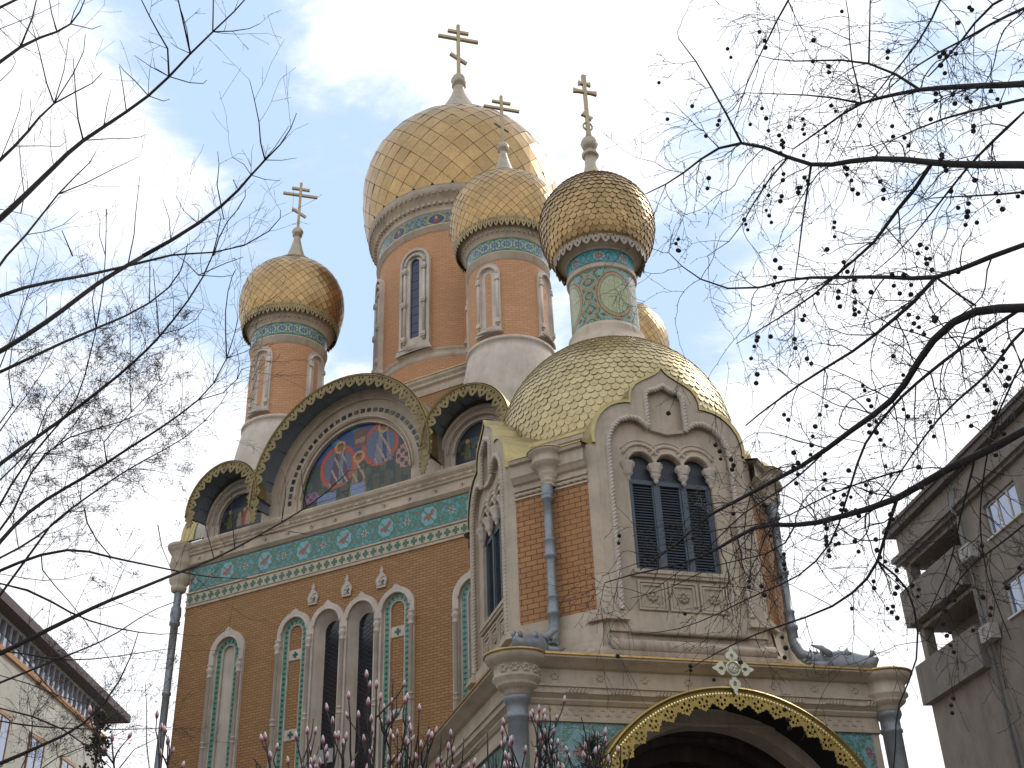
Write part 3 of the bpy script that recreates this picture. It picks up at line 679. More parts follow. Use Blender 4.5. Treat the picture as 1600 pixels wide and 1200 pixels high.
# great drum
R = 3.45
g = G(); g.lathe([(R, 23.6), (R, 24.85)], 96, ur=R); g.lathe([(R, 25.2), (R, 30.8)], 96, ur=R); gd = make('great_drum', g, m_brick_drum, church, Matrix())
g = G(); g.lathe([(R, 24.8), (R+.05, 24.86), (R+.05, 24.98), (R+.01, 25.03), (R+.01, 25.12), (R+.06, 25.16), (R+.06, 25.22), (R, 25.26)], 96)
g.lathe([(R, 30.76), (R+.06, 30.8), (R+.08, 30.92), (R+.16, 30.97), (R+.16, 31.03), (R+.02, 31.06)], 96)
g.lathe([(R+.08, 31.66), (R+.14, 31.70), (R+.14, 31.78), (R+.10, 31.80), (R+.16, 31.95), (R+.22, 32.05), (R+.22, 32.12), (R+.34, 32.28), (R+.48, 32.4), (R+.54, 32.5), (R+.56, 32.66)], 96)
for i in range(96): a = 2*pi*i/96; g.box(-.06, .06, -.05, .05, 31.97, 32.10); mm = Matrix.Rotation(a, 4, 'Z') @ Matrix.Translation((0, -(R+.24), 0)); k = len(g.v)-8; g.v[k:] = [tuple(mm @ Vector(p)) for p in g.v[k:]]
make('moulding', g, m_stone, gd, Matrix())
def gfr(U, V):
    H = .62; c = np.zeros(U.shape+(3,)); c[:] = lin(120, 160, 175); n = 12; p = np.mod(U*n+.5, 1)-.5; w_ = 2*pi*R/n; x = p*w_; y = (V-.5)*H
    for k in (0, 1): c[np.abs(y-H*.3*np.sin(U*n*2*pi*3+k*pi)) < H*.09] = lin(70, 96, 84)
    c[np.sin(x*34)*np.sin(y*40+2) > .35] = lin(86, 104, 100); c[np.sin(x*27+1)*np.sin(y*31) > .75] = lin(170, 140, 96)
    d = np.hypot(x/.42, y/.27); c[d < 1.15] = lin(120, 130, 70); c[d < .95] = lin(180, 170, 110); c[d < .78] = lin(40, 66, 110); c[(np.hypot(x, y+.04) < .12)] = lin(150, 60, 44); c[np.hypot(x, y-.08) < .07] = lin(200, 160, 110)
    c[(V < .07) | (V > .93)] = lin(150, 170, 178); return np.clip(c*(.75+.45*rng.rand(*U.shape))[..., None], .005, .8)
g = G(); g.grid(720, 20, lambda u, v: ((R+.03+.06*v)*cos(2*pi*u), (R+.03+.06*v)*sin(2*pi*u), 31.04+.64*v), gfr); make('tile_frieze', g, m_tile, gd, Matrix(), norm=False)
for q in range(8):
    g = G(); so_ = slot(0, .66, 25.32, 29.42, 18); si = slot(0, .21, 25.9, 29.42, 14)
    g.plate([dense(so_), dense(si)], 0, .10, lambda a, b, h: (a, -h, b))
    g.plate([dense(slot(0, .66, 25.32, 29.42, 18)), dense(slot(0, .56, 25.55, 29.42, 18))], .1, .18, lambda a, b, h: (a, -h, b))
    for sx in (-1, 1):
        g.tube([(sx*.43, -.13, 25.7), (sx*.43, -.13, 29.3)], .06, 8)
        for zz_ in (25.8, 27.4, 29.0): g.box(sx*.43-.09, sx*.43+.09, -.23, -.08, zz_, zz_+.22); g.box(sx*.43-.11, sx*.43+.11, -.25, -.08, zz_+.07, zz_+.13)
    g.tube([(.43*cos(pi*i/14), -.13, 29.36+.43*sin(pi*i/14)) for i in range(15)], .06, 8)
    g.plate([dense([(-.78, 25.2), (.78, 25.2), (.7, 25.42), (-.7, 25.42)])], 0, .24, lambda a, b, h: (a, -h, b))
    bend(g, R, radians(-90+45*q)); su = make('drum_window', g, m_stone_pale, church, Matrix())
    g = G(); g.plate([dense(si)], -.02, .015, lambda a, b, h: (a, -h, b)); bend(g, R, radians(-90+45*q)); make('glass', g, m_glassb, su, Matrix())
    g = G()
    for i in range(9): g.box(-.21, .21, -.03, -.0, 26.2+i*.4, 26.22+i*.4)
    bend(g, R, radians(-90+45*q)); make('glazing_bar', g, m_shut_l, su, Matrix())
pr = [(3.88, 32.42), (4.02, 32.8), (4.2, 33.7), (4.28, 34.7), (4.24, 35.6), (4.0, 36.5), (3.55, 37.35), (2.9, 38.1), (2.1, 38.75), (1.45, 39.2), (1.1, 39.5)]
random.seed(12); b, d = diamond_dome(pr, 30, lift=.018, jit=.010, gap=.03, inset=.05); dm = make('great_onion_dome', b, m_seam, church, Matrix()); make('gilded_tiles', d, m_gold, dm, Matrix(), norm=False)
g = lace_ring(4.02, 32.72, 92, .14, .26, flare=-.2); make('lace_trim', g, m_lace_pale, dm, Matrix())
g = G(); g.lathe([(1.28, 39.42), (1.15, 39.7), (.85, 40.3), (.58, 40.85), (.38, 41.3), (.26, 41.75), (.24, 41.95), (.34, 41.98), (.2, 42.02)], 40); g.lathe([(.1, 41.95), (.26, 42.05), (.37, 42.33), (.26, 42.6), (.1, 42.72)], 28, flute=(18, .05)); make('finial', g, m_pale_metal, dm, Matrix())
make('cross', orth_cross(3.4, 1.0, .08), m_cross, dm, Matrix.Translation((0, 0, 42.68)))
# ------------------------------------------------------------------ porch tower (part of the church)
TY = -15.80
PT = Matrix.Translation((0, TY, 0))
def PK(k): return PT @ Matrix.Translation((-.08, 0, 0)) @ Matrix.Rotation(radians(45*k), 4, 'Z')     # x to the right, -y outward; k=0 the front
def ogee_outline():
    hw = 1.68; L = [(hw, 13.0)]
    L += [(.84+.86*cos(radians(a)), 13.12+.93*sin(radians(a))) for a in (0, 12, 24, 36, 48, 60, 72, 84, 92)]
    L += [(.80, 14.07), (.80, 14.20), (.76, 14.36), (.66, 14.52), (.50, 14.64), (.32, 14.74), (.16, 14.84), (.06, 14.93), (0, 15.03)]
    return L+[(-x, z) for x, z in L[-2::-1]]
def rope_outline():
    L = [(1.40, 9.32), (1.40, 12.95), (1.38, 13.15), (1.27, 13.4), (1.10, 13.6), (.86, 13.70), (.66, 13.68), (.52, 13.58), (.44, 13.50), (.44, 14.22), (.42, 14.34), (.34, 14.42), (.18, 14.47), (0, 14.58)]
    return L+[(-x, z) for x, z in L[-2::-1]]
def gable_block(M):
    og = ogee_outline(); rp = rope_outline()
    g = G(); g.plate([og+[(-1.68, 8.9), (1.68, 8.9)], rp], 0, .19, lambda a, b, h: (a, -3.04-h, b))
    g.plate([og+[(-1.68, 8.9), (1.68, 8.9)], [(.95, 10.26), (.95, 12.62)]+sum([arc(c_, 12.62, .30, 0, 180, 10) for c_ in (.635, 0, -.635)], [])+[(-.95, 12.62), (-.95, 10.26)]], 0, .16, lambda a, b, h: (a, -2.94-h, b))
    g.plate([og+[(-1.68, 12.5), (1.68, 12.5)]], 0, .3, lambda a, b, h: (a, -2.40-h, b))
    # side fillers and bevels
    for sx in (-1, 1):
        g.plate([[(sx*1.68, -3.225), (sx*1.95, -3.0), (sx*1.95, -2.55), (sx*1.68, -2.55)]], 8.3, 13.0, lambda a, b, h: (a, b, h))
        # pedestal cap and pedestal
        g.plate([[(sx*1.28, -3.36), (sx*1.76, -3.36), (sx*2.04, -3.10), (sx*2.04, -2.8), (sx*1.28, -2.8)]], 9.10, 9.17, lambda a, b, h: (a, b, h))
        g.plate([[(sx*1.31, -3.31), (sx*1.74, -3.31), (sx*2.0, -3.06), (sx*2.0, -2.8), (sx*1.31, -2.8)]], 9.17, 9.26, lambda a, b, h: (a, b, h))
        g.lathe([(0, 0), (.045, 0), (.08, .02), (.085, 0)], 8); kk = 32
        for q in range(len(g.v)-kk, len(g.v)): vx, vy, vz = g.v[q]; g.v[q] = (sx*1.18+vx, -3.05-vz, 11.9+vy)
        for zr in (10.9, 9.75): 
            g.lathe([(0, 0), (.045, 0), (.08, .02), (.085, 0)], 8)
            for q in range(len(g.v)-kk, len(g.v)): vx, vy, vz = g.v[q]; g.v[q] = (sx*1.18+vx, -3.05-vz, zr+vy)
    # sill
    g.box(-1.05, 1.05, -3.20, -2.85, 10.16, 10.24); g.box(-1.1, 1.1, -3.17, -2.85, 10.09, 10.16)
    # three recessed panels below the sill
    for c_ in (-.67, 0, .67):
        z0, z1 = 9.40, 10.02
        for (q, d_) in ((.31, .05), (.25, .035)):
            a0, a1 = c_-q, c_+q; b0, b1 = z0+(.31-q), z1-(.31-q); t_ = .045
            for bx in ((a0, a1, b0, b0+t_), (a0, a1, b1-t_, b1), (a0, a0+t_, b0+t_, b1-t_), (a1-t_, a1, b0+t_, b1-t_)): g.box(bx[0], bx[1], -3.10-d_, -3.09, bx[2], bx[3])
        base = len(g.v)
        for k in range(8):
            a = k*pi/4; g.lathe([(0, 0), (.02, 0), (.035, .02), (.0, .05)], 6); o = len(g.v)-24
            for q in range(o, len(g.v)): vx, vy, vz = g.v[q]; g.v[q] = (c_+.085*cos(a)+vx*1.5, -3.10-vz, (z0+z1)/2+.085*sin(a)+vy*1.5)
        g.lathe([(0, .05), (.03, .05), (.045, .02), (.05, 0)], 8); o = len(g.v)-32
        for q in range(o, len(g.v)): vx, vy, vz = g.v[q]; g.v[q] = (c_+vx, -3.10-vz, (z0+z1)/2+vy)
    # scalloped arch mouldings
    for c_ in (-.635, 0, .635):
        g.tube([(c_+.32*cos(pi*i/14), -3.11, 12.64+.32*sin(pi*i/14)) for i in range(15)], .035, 6, 2, 60)
        g.tube([(c_+.44*cos(radians(25+130*i/14)), -3.11, 12.68+.44*sin(radians(25+130*i/14))) for i in range(15)], .035, 6)
        g.tube([(c_+.52*cos(radians(32+116*i/14)), -3.10, 12.70+.52*sin(radians(32+116*i/14))) for i in range(15)], .022, 6)
    # shelf at the bottom of the small upper niche, with inner frame
    g.plate([[(-.38, 13.52), (.38, 13.52), (.38, 13.46), (0, 13.38), (-.38, 13.46)]], 0, .16, lambda a, b, h: (a, -3.04-h, b))
    for pts in ([(-.33, 13.55), (-.33, 14.1), (-.2, 14.22), (0, 14.3), (.2, 14.22), (.33, 14.1), (.33, 13.55)],): g.tube([(x, -3.06, z) for x, z in pts], .025, 5)
    gb_ = make('gable_front', g, m_stone, church, M)
    g = G(); rp2 = [(x, z) for x, z in rp]
    seg = []
    for i in range(len(rp2)-1):
        p, q = rp2[i], rp2[i+1]; L = math.hypot(q[0]-p[0], q[1]-p[1]); k = max(1, int(L/.014)); seg += [(p[0]+(q[0]-p[0])*j/k, -3.235, p[1]+(q[1]-p[1])*j/k) for j in range(k)]
    g.tube(seg, .055, 14, 3, 75); make('rope_moulding', g, m_stone_pale, gb_, Matrix())
    g = G()                                                        # weathered base courses
    g.sweep([(-2.05, -2.9), (-1.78, -3.12), (-1.30, -3.12), (1.30, -3.12), (1.78, -3.12), (2.05, -2.9)], [(.04, 9.1), (.05, 8.95), (.10, 8.62), (.24, 8.48), (.34, 8.44), (.34, 8.36), (.30, 8.30), (.42, 8.05), (.42, 7.95), (-.4, 7.95), (-.4, 9.1)])
    g.tube([(-1.25, -3.26, 8.90), (1.25, -3.26, 8.90)], .045, 8); g.tube([(-1.72, -3.32, 8.56), (1.72, -3.32, 8.56)], .15, 12)
    g.box(-1.28, 1.28, -3.2, -3.0, 8.85, 9.3)
    make('base_course', g, m_stone_dirty, gb_, Matrix())
    g = G()                                                        # gilt capping that runs back to the dome
    n = len(og); ogl = [(x*1.03+(.0), z+.035) for x, z in og]; ogl[0] = (1.73, 12.95); ogl[-1] = (-1.73, 12.95)
    vs = []
    for y, e in ((-3.27, 0), (-3.27, .03), (-1.3, .03)):
        vs += [(x*(1+e*.4), y, z+e) for x, z in (ogl if e else [(x, z) for x, z in og])]
    g.add(vs, [(j*n+i, j*n+i+1, (j+1)*n+i+1, (j+1)*n+i) for j in range(2) for i in range(n-1)], None, False); make('gilt_capping', g, m_goldsheet, gb_, Matrix())
    # louvred shutters
    g = G(); g.box(-1.0, 1.0, -2.92, -2.86, 10.16, 13.1); sh = make('shutter', g, m_shut, gb_, Matrix())
    g = G()
    for x in (-.93, -.317, .317, .93): g.box(x-.055, x+.055, -3.02, -2.93, 10.26, 12.26)
    g.box(-.94, .94, -3.015, -2.932, 12.22, 12.32); g.box(-.94, .94, -3.015, -2.932, 10.24, 10.33)
    for c_ in (-.62, 0, .62):
        for sx in (-1, 1): g.box(c_+sx*.235-.02, c_+sx*.235+.02, -3.0, -2.95, 10.33, 12.22)
    make('shutter_frame', g, m_shut_l, gb_, Matrix())
    g = G()
    for c_ in (-.62, 0, .62):
        for i in range(30):
            z = 10.35+i*.062; v = [(c_-.215, -2.98, z), (c_+.215, -2.98, z), (c_+.215, -2.93, z+.04), (c_-.215, -2.93, z+.04), (c_-.215, -2.98, z+.012), (c_+.215, -2.98, z+.012), (c_+.215, -2.93, z+.052), (c_-.215, -2.93, z+.052)]
            g.add(v, [(0, 1, 2, 3), (4, 7, 6, 5), (0, 4, 5, 1), (1, 5, 6, 2), (2, 6, 7, 3), (3, 7, 4, 0)])
    make('louvre', g, m_shut_l, gb_, Matrix())
    for c_ in (-.95, -.317, .317, .95):                               # hanging capitals
        g = G(); g.lathe([(0, 12.22), (.03, 12.24), (.05, 12.29), (.04, 12.32), (.07, 12.36), (.10, 12.42), (.085, 12.46), (.11, 12.50), (.10, 12.52), (.15, 12.59), (.15, 12.66)], 24, (c_, -3.08), flute=(8, .16)); make('hanging_capital', g, m_stone_pale, gb_, Matrix())
    return gb_
gf = gable_block(PK(0))
for k in (2, 4, 6): dup(gf, church, PK(k))
g = G(); g.lathe([(2.5, 8.0), (2.5, 13.6)], 8, a0=radians(22.5), a1=radians(382.5), smooth=False); make('tower_core', g, m_dark, church, PT)
def chamfer(M):
    g = G(); g.box(-.86, .86, -3.5, -3.1, 9.36, 12.2); w_ = make('brick_panel', g, m_brick_big, church, M)
    g = G(); h = .88
    g.sweep([(-h, -3.5), (h, -3.5)], [(-.3, 12.12), (.03, 12.12), (.03, 12.16), (-.02, 12.17), (-.02, 12.30), (.04, 12.31), (.04, 12.35), (.0, 12.37), (.0, 12.45), (.07, 12.48), (.12, 12.56), (.16, 12.60), (.16, 12.86), (.24, 12.88), (.26, 12.95), (-.3, 12.98)])
    g.tube([(x/40*.86, -3.5, 12.235) for x in range(-40, 41)], .04, 8, 2, 42)
    g.lathe([(.14, 12.18), (.15, 12.24), (.13, 12.26), (.17, 12.30), (.17, 12.34), (.14, 12.36), (.20, 12.44), (.21, 12.50), (.19, 12.52), (.27, 12.60), (.36, 12.68), (.37, 12.72), (.33, 12.74), (.34, 12.88), (.42, 12.92), (.43, 12.97), (0, 12.99)], 32, (0, -3.58)); make('cornice', g, m_stone, w_, Matrix())
    g = G(); g.lathe([(.435, 12.965), (.45, 12.97), (.44, 12.995), (0, 13.0)], 32, (0, -3.58)); g.sweep([(-h, -3.5), (h, -3.5)], [(.265, 12.955), (.275, 12.96), (.27, 12.985), (-.4, 13.12)]); make('gilt_edge', g, m_goldsheet, w_, Matrix())
    g = G(); g.sweep([(-1.0, -3.5), (1.0, -3.5)], [(-.3, 9.36), (.01, 9.36), (.02, 9.05), (.06, 9.04), (.10, 8.7), (.30, 8.05), (.30, 7.95), (-.3, 7.95)]); make('base_course', g, m_stone, w_, Matrix())
    # roof slope and stone band up to the dome
    g = G(); g.sweep([(-1.25, -3.0), (1.25, -3.0)], [(.3, 13.05), (.02, 13.2), (.02, 13.42), (.06, 13.44), (.06, 13.56), (-.5, 13.62)]); make('dome_band', g, m_stone, w_, Matrix())
    g = G(); g.sweep([(-1.25, -3.0), (1.25, -3.0)], [(.075, 13.55), (.085, 13.62), (.0, 13.70), (-.5, 13.74)]); g.sweep([(-1.15, -3.0), (1.15, -3.0)], [(.28, 13.08), (.1, 13.17)]); make('gilt_edge', g, m_goldsheet, w_, Matrix())
    return w_
ch = chamfer(PK(-1))
for k in (1, 3, 5): dup(ch, church, PK(k))
# downpipe with a dragon spout
def dragon_pipe(M):
    g = G(); y = -3.68
    g.lathe([(.125, 12.20), (.125, 12.02), (.14, 12.0), (.14, 11.97), (.12, 11.94), (.14, 11.90), (.14, 11.86), (.095, 11.83), (.09, 11.0), (.12, 10.98), (.12, 10.94), (.105, 10.92), (.115, 10.66), (.13, 10.64), (.13, 10.58), (.10, 10.55), (.09, 10.5), (.09, 9.78), (.12, 9.76), (.12, 9.72), (.105, 9.7), (.115, 9.46), (.135, 9.44), (.135, 9.36), (.11, 9.34), (.11, 9.12)], 20, (0, y))
    pts = [(0, y, 9.14), (0, y-.03, 8.98), (0, y-.12, 8.82), (0, y-.28, 8.68), (0, y-.5, 8.58), (0, y-.7, 8.52)]
    g.tube(pts, [.11, .115, .125, .14, .155, .16], 16)
    for zz_ in (11.6, 10.5, 9.4): g.box(-.02, .02, y+.05, y+.2, zz_, zz_+.04)
    p = make('drainpipe', g, m_zinc, church, M)
    g = G()                                                        # head: skull, open jaws, crest, ears
    g.tube([(0, y-.6, 8.55), (0, y-.85, 8.52), (0, y-1.05, 8.50), (0, y-1.25, 8.47), (0, y-1.4, 8.47), (0, y-1.5, 8.52)], [.17, .19, .16, .12, .10, .03], 14)
    g.tube([(0, y-.75, 8.42), (0, y-.95, 8.30), (0, y-1.15, 8.24), (0, y-1.32, 8.24), (0, y-1.4, 8.29)], [.12, .10, .075, .06, .02], 12)
    for sx in (-1, 1):
        g.tube([(sx*.13, y-.72, 8.64), (sx*.19, y-.6, 8.74), (sx*.22, y-.42, 8.80)], [.06, .045, .01], 8)
        g.tube([(sx*.15, y-.7, 8.5), (sx*.25, y-.55, 8.50), (sx*.30, y-.36, 8.56)], [.06, .05, .008], 8)
        g.tube([(sx*.14, y-.66, 8.42), (sx*.22, y-.5, 8.34), (sx*.24, y-.33, 8.34)], [.05, .04, .008], 8)
        g.tube([(sx*.10, y-.98, 8.60), (sx*.11, y-1.02, 8.64), (sx*.10, y-1.07, 8.60)], [.04, .055, .03], 8)
        for q in range(5): g.tube([(sx*.07, y-1.08-.07*q, 8.42), (sx*.07, y-1.09-.07*q, 8.36)], [.016, .003], 5); g.tube([(sx*.055, y-1.05-.06*q, 8.29), (sx*.055, y-1.06-.06*q, 8.34)], [.014, .003], 5)
        g.tube([(sx*.05, y-1.38, 8.53), (sx*.06, y-1.44, 8.60), (sx*.03, y-1.40, 8.62)], [.03, .035, .02], 6)
    for q in range(6): yy = y-.25-.12*q; g.tube([(0, yy, 8.70-.02*q), (0, yy+.06, 8.86-.03*q)], [.045, .008], 6)
    random.seed(4)
    for q in range(40):
        a = random.uniform(0, 2*pi); yy = y-random.uniform(.2, .9); r_ = .16; cz_ = 8.6-(abs(yy-y)-.2)*.1
        g.tube([(r_*cos(a), yy, cz_+r_*sin(a)), ((r_+.035)*cos(a), yy+.07, cz_+(r_+.035)*sin(a))], [.035, .008], 5)
    g.v = [(x*1.3, (y_-(y-.35))*1.12+(y-.35), (z_-8.6)*1.45+8.58) for x, y_, z_ in g.v]
    make('dragon_spout', g, m_zinc, p, Matrix())
    g = G(); g.tube([(0, y-.8, 8.36), (0, y-1.2, 8.28), (0, y-1.42, 8.29)], [.11, .10, .06], 10); make('dragon_mouth', g, m_dark, p, Matrix())
    return p
dp = dragon_pipe(PK(-1)); dup(dp, church, PK(1))
# big scaled dome, its drum and the small onion dome
pr = []
for i in range(15):
    a = radians(-17+ (90-17+17-0-6.0)*i/14*1.0); pr.append((2.85*cos(a), 14.55+2.85*sin(a)))
pr = [(2.85*cos(radians(t)), 14.55+2.85*sin(radians(t))) for t in np.linspace(-17, 66, 14)]
random.seed(13); b, d = scale_dome(pr, 92, .165, lift=.022); dm = make('scaled_dome', b, m_under, church, PT); make('metal_scales', d, m_gold_scale, dm, Matrix(), norm=False)
g = G(); g.lathe([(1.26, 17.08), (1.20, 17.2), (1.05, 17.42), (.97, 17.62), (.99, 17.72), (.94, 17.78), (.9, 17.86)], 56); make('drum_collar', g, m_stone, church, PT)
RP = .88
def pdrum(U, V):
    H = 1.72; c = np.zeros(U.shape+(3,)); c[:] = lin(118, 178, 165); n = 4; p = np.mod(U*n, 1)-.5; w_ = 2*pi*RP/n; x = p*w_; y = (V-.5)*H
    xe = w_/2-np.abs(x)                                              # distance from the meridian between medallions
    s1 = np.sin(xe*26+np.sin(y*9)*1.5)*np.cos(y*15); c[s1 > .35] = lin(150, 128, 70); s2 = np.cos(xe*19)*np.sin(y*21+xe*8); c[s2 > .55] = lin(58, 84, 76)
    s3 = np.sin(np.hypot(xe, np.mod(y+.2, .43)-.215)*42); c[(s3 > .6) & (xe < .28)] = lin(176, 132, 72); c[(np.hypot(xe, np.mod(y+.2, .43)-.215) < .05)] = lin(190, 130, 80)
    c[(s3 < -.75) & (xe < .28)] = lin(48, 96, 84)
    d = np.hypot(x/.42, y/.62); c[d < 1.25] = lin(176, 148, 98); c[d < 1.17] = lin(90, 84, 66); c[d < 1.12] = lin(186, 152, 96); c[d < 1.0] = lin(100, 130, 120); c[d < .94] = lin(184, 190, 142)
    n_ = .86+.28*rng.rand(*U.shape); n_[d < .94] = 1
    c[(d < .94) & ((np.abs(x) < .006) | (np.abs(y) < .006))] = lin(150, 150, 110)
    c = c*n_[..., None]; return np.clip(c, .01, .8)
g = G(); g.grid(520, 150, lambda u, v: (RP*cos(2*pi*(u-.375)), RP*sin(2*pi*(u-.375)), 17.84+1.68*v), pdrum)
pd = make('painted_drum', g, m_tile, church, PT, norm=False)
g = G(); g.lathe([(RP, 19.50), (RP+.05, 19.52), (RP+.06, 19.58), (RP+.02, 19.60), (RP+.06, 19.64), (RP, 19.68)], 56); g.lathe([(RP+.02, 20.08), (RP+.07, 20.12), (RP+.05, 20.16), (RP+.14, 20.2), (RP+.18, 20.27), (RP+.3, 20.33), (RP+.36, 20.36)], 56); make('moulding', g, m_stone, pd, Matrix())
g = G(); g.grid(300, 12, lambda u, v: ((RP+.01+.02*v)*cos(2*pi*u), (RP+.01+.02*v)*sin(2*pi*u), 19.67+.42*v), ring_frieze_col(8, lin(70, 160, 165), lin(110, 190, 190), lin(160, 90, 80), lin(40, 110, 110), .42, RP)); make('tile_frieze', g, m_tile, pd, Matrix(), norm=False)
pr = [(1.16, 20.28), (1.32, 20.48), (1.48, 20.85), (1.57, 21.35), (1.54, 21.75), (1.40, 22.15), (1.12, 22.52), (.78, 22.80), (.45, 23.02)]
random.seed(14); b, d = scale_dome(pr, 48, .155, lift=.026); dm = make('small_scaled_dome', b, m_seam, church, PT); make('metal_scales', d, m_gold_small, dm, Matrix(), norm=False)
g = lace_ring(1.24, 20.40, 30, .10, .22, flare=-.1); make('lace_trim', g, m_lace_pale, dm, Matrix())
g = G(); g.lathe([(.50, 22.95), (.44, 23.05), (.28, 23.28), (.185, 23.65), (.16, 23.98), (.20, 24.0), (.245, 24.05), (.245, 24.12), (.16, 24.16), (.12, 24.20), (.12, 24.28)], 28); g.lathe([(.10, 24.26), (.19, 24.36), (.235, 24.5), (.20, 24.64), (.10, 24.74), (.07, 24.78)], 24, flute=(14, .1)); make('finial', g, m_pale_metal, dm, Matrix())
g = orth_cross(2.45, .36, .05, True); g.tube([(.14*cos(2*pi*i/20), 0, .42+.14*sin(2*pi*i/20)) for i in range(21)], .03, 6); g.lathe([(.04, 0), (.10, .05), (.05, .1)], 12); make('cross', g, m_cross, dm, Matrix.Translation((0, 0, 24.76)))
# ------------------------------------------------------------------ entrance porch
PC = PT @ Matrix.Translation((-.10, 0, 0)); PH, PD = 3.52, 3.68
arch_c, arch_r = 4.42, 2.62
g = G()
wl = [(-PH, 0), (-arch_r, 0), (-arch_r, arch_c)]+arc(0, arch_c, arch_r, 180, 0, 40)[1:-1]+[(arch_r, arch_c), (arch_r, 0), (PH, 0), (PH, 7.1), (-PH, 7.1)]
g.plate([wl], 0, .5, lambda a, b, h: (a, -PD+.5-h, b))
for sx in (-1, 1): g.box(min(sx*PH, sx*(PH-.4)), max(sx*PH, sx*(PH-.4)), -PD+.502, 6.5, 0, 7.1)
porch = make('porch', g, m_stone, church, PC)
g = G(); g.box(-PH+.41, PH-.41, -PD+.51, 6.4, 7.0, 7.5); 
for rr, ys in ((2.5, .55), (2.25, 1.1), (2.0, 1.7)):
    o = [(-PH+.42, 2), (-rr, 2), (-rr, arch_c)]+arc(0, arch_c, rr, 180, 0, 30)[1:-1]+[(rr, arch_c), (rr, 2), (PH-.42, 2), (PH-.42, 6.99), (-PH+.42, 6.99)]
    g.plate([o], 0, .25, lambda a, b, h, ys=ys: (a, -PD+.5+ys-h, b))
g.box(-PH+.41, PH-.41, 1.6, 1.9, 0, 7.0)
make('porch_vault', g, stone('shade_dark_vault_stone', (.055, .042, .032), .5), porch, Matrix())  # stone coloured near black, so the porch's inner shade is put into the colour
pprof = [(-.3, 6.98), (.06, 6.98), (.06, 7.04), (.03, 7.05), (.03, 7.27), (.07, 7.28), (.12, 7.34), (.12, 7.37), (.09, 7.38), (.17, 7.44), (.20, 7.45), (.20, 7.55), (.24, 7.56), (.24, 7.60), (.20, 7.62), (.20, 7.88), (.28, 7.90), (.38, 7.96), (.46, 8.0), (.50, 8.02), (.50, 8.07), (-.5, 8.12)]
path = [(-PH, 6.3), (-PH, -PD), (PH, -PD), (PH, 6.3)]
g = G(); g.sweep(path, pprof); g.box(-PH-.3, PH+.3, -PD-.3, 6.3, 8.0, 8.08)
BCX, BCY = 3.74, 3.80
for sx in (-1, 1):
    g.lathe([(.20, 7.36), (.24, 7.38), (.24, 7.43), (.28, 7.46), (.36, 7.52), (.38, 7.56), (.35, 7.58), (.44, 7.64), (.44, 7.68), (.41, 7.70), (.41, 7.88), (.46, 7.90), (.54, 7.97), (.57, 8.02), (.57, 8.07), (0, 8.12)], 40, (sx*BCX, -BCY))
def rosette(g, x, y, z, r=.085):
    for k in range(6):
        a = k*pi/3; g.lathe([(0, .03), (.025, .025), (.035, 0)], 6); o = len(g.v)-18
        for q in range(o, len(g.v)): vx, vy, vz = g.v[q]; g.v[q] = (x+.055*cos(a)+vx*r/.085, y-vz, z+.055*sin(a)+vy)
for i in range(8):
    x = -3.05+i*.87; rosette(g, x, -PD-.20, 7.75)
    if i < 8:
        for k in range(6): g.add([(x+.2+k*.07, -PD-.235, 7.46), (x+.235+k*.07, -PD-.235, 7.46), (x+.285+k*.07, -PD-.235, 7.54), (x+.25+k*.07, -PD-.235, 7.54), (x+.2+k*.07, -PD-.2, 7.46), (x+.235+k*.07, -PD-.2, 7.46), (x+.285+k*.07, -PD-.2, 7.54), (x+.25+k*.07, -PD-.2, 7.54)], [(0, 1, 2, 3), (0, 3, 7, 4), (1, 5, 6, 2), (0, 4, 5, 1), (3, 2, 6, 7)])
for i in range(46):                                                 # zigzag on the flat band
    for sx in (-1, 1):
        x = sx*(3.2-i*.05); z = 7.10+(.09 if i % 4 in (1, 2) else 0); g.box(min(x, x-.04*sx), max(x, x-.04*sx), -PD-.045, -PD-.03, z, z+.05)
for k_ in range(5):
    a = radians(-140+k_*30)
    rosette(g, 0, 0, 0); o = len(g.v)-108
    mm = Matrix.Translation((-BCX, -BCY, 7.79)) @ Matrix.Rotation(a+pi/2, 4, 'Z') @ Matrix.Translation((0, -.41, 0))
    for q in range(o, len(g.v)): g.v[q] = tuple(mm @ Vector(g.v[q]))
make('cornice', g, m_stone, porch, Matrix())
g = G(); g.sweep(path, [(.49, 8.05), (.53, 8.06), (.53, 8.10), (.3, 8.13)])
for sx in (-1, 1): g.lathe([(.56, 8.05), (.60, 8.06), (.60, 8.10), (0, 8.16)], 40, (sx*BCX, -BCY))
make('gilt_edge', g, metal('copper_edge', (.55, .36, .15), .4, .3, (.2, .13, .06), .3, 4), porch, Matrix())
for sx in (-1, 1):
    g = G(); g.lathe([(0, 0), (.28, 0), (.28, .3), (.2, .5), (.19, 5.6), (.21, 5.62), (.21, 5.7), (.24, 5.74), (.24, 5.86), (.195, 5.9), (.18, 6.0), (.185, 6.95), (.21, 6.97), (.21, 7.02), (.19, 7.04), (.19, 7.2), (.22, 7.24), (.25, 7.3), (.25, 7.36), (0, 7.38)], 28, (sx*BCX, -BCY)); make('porch_column', g, m_zinc, porch, Matrix())
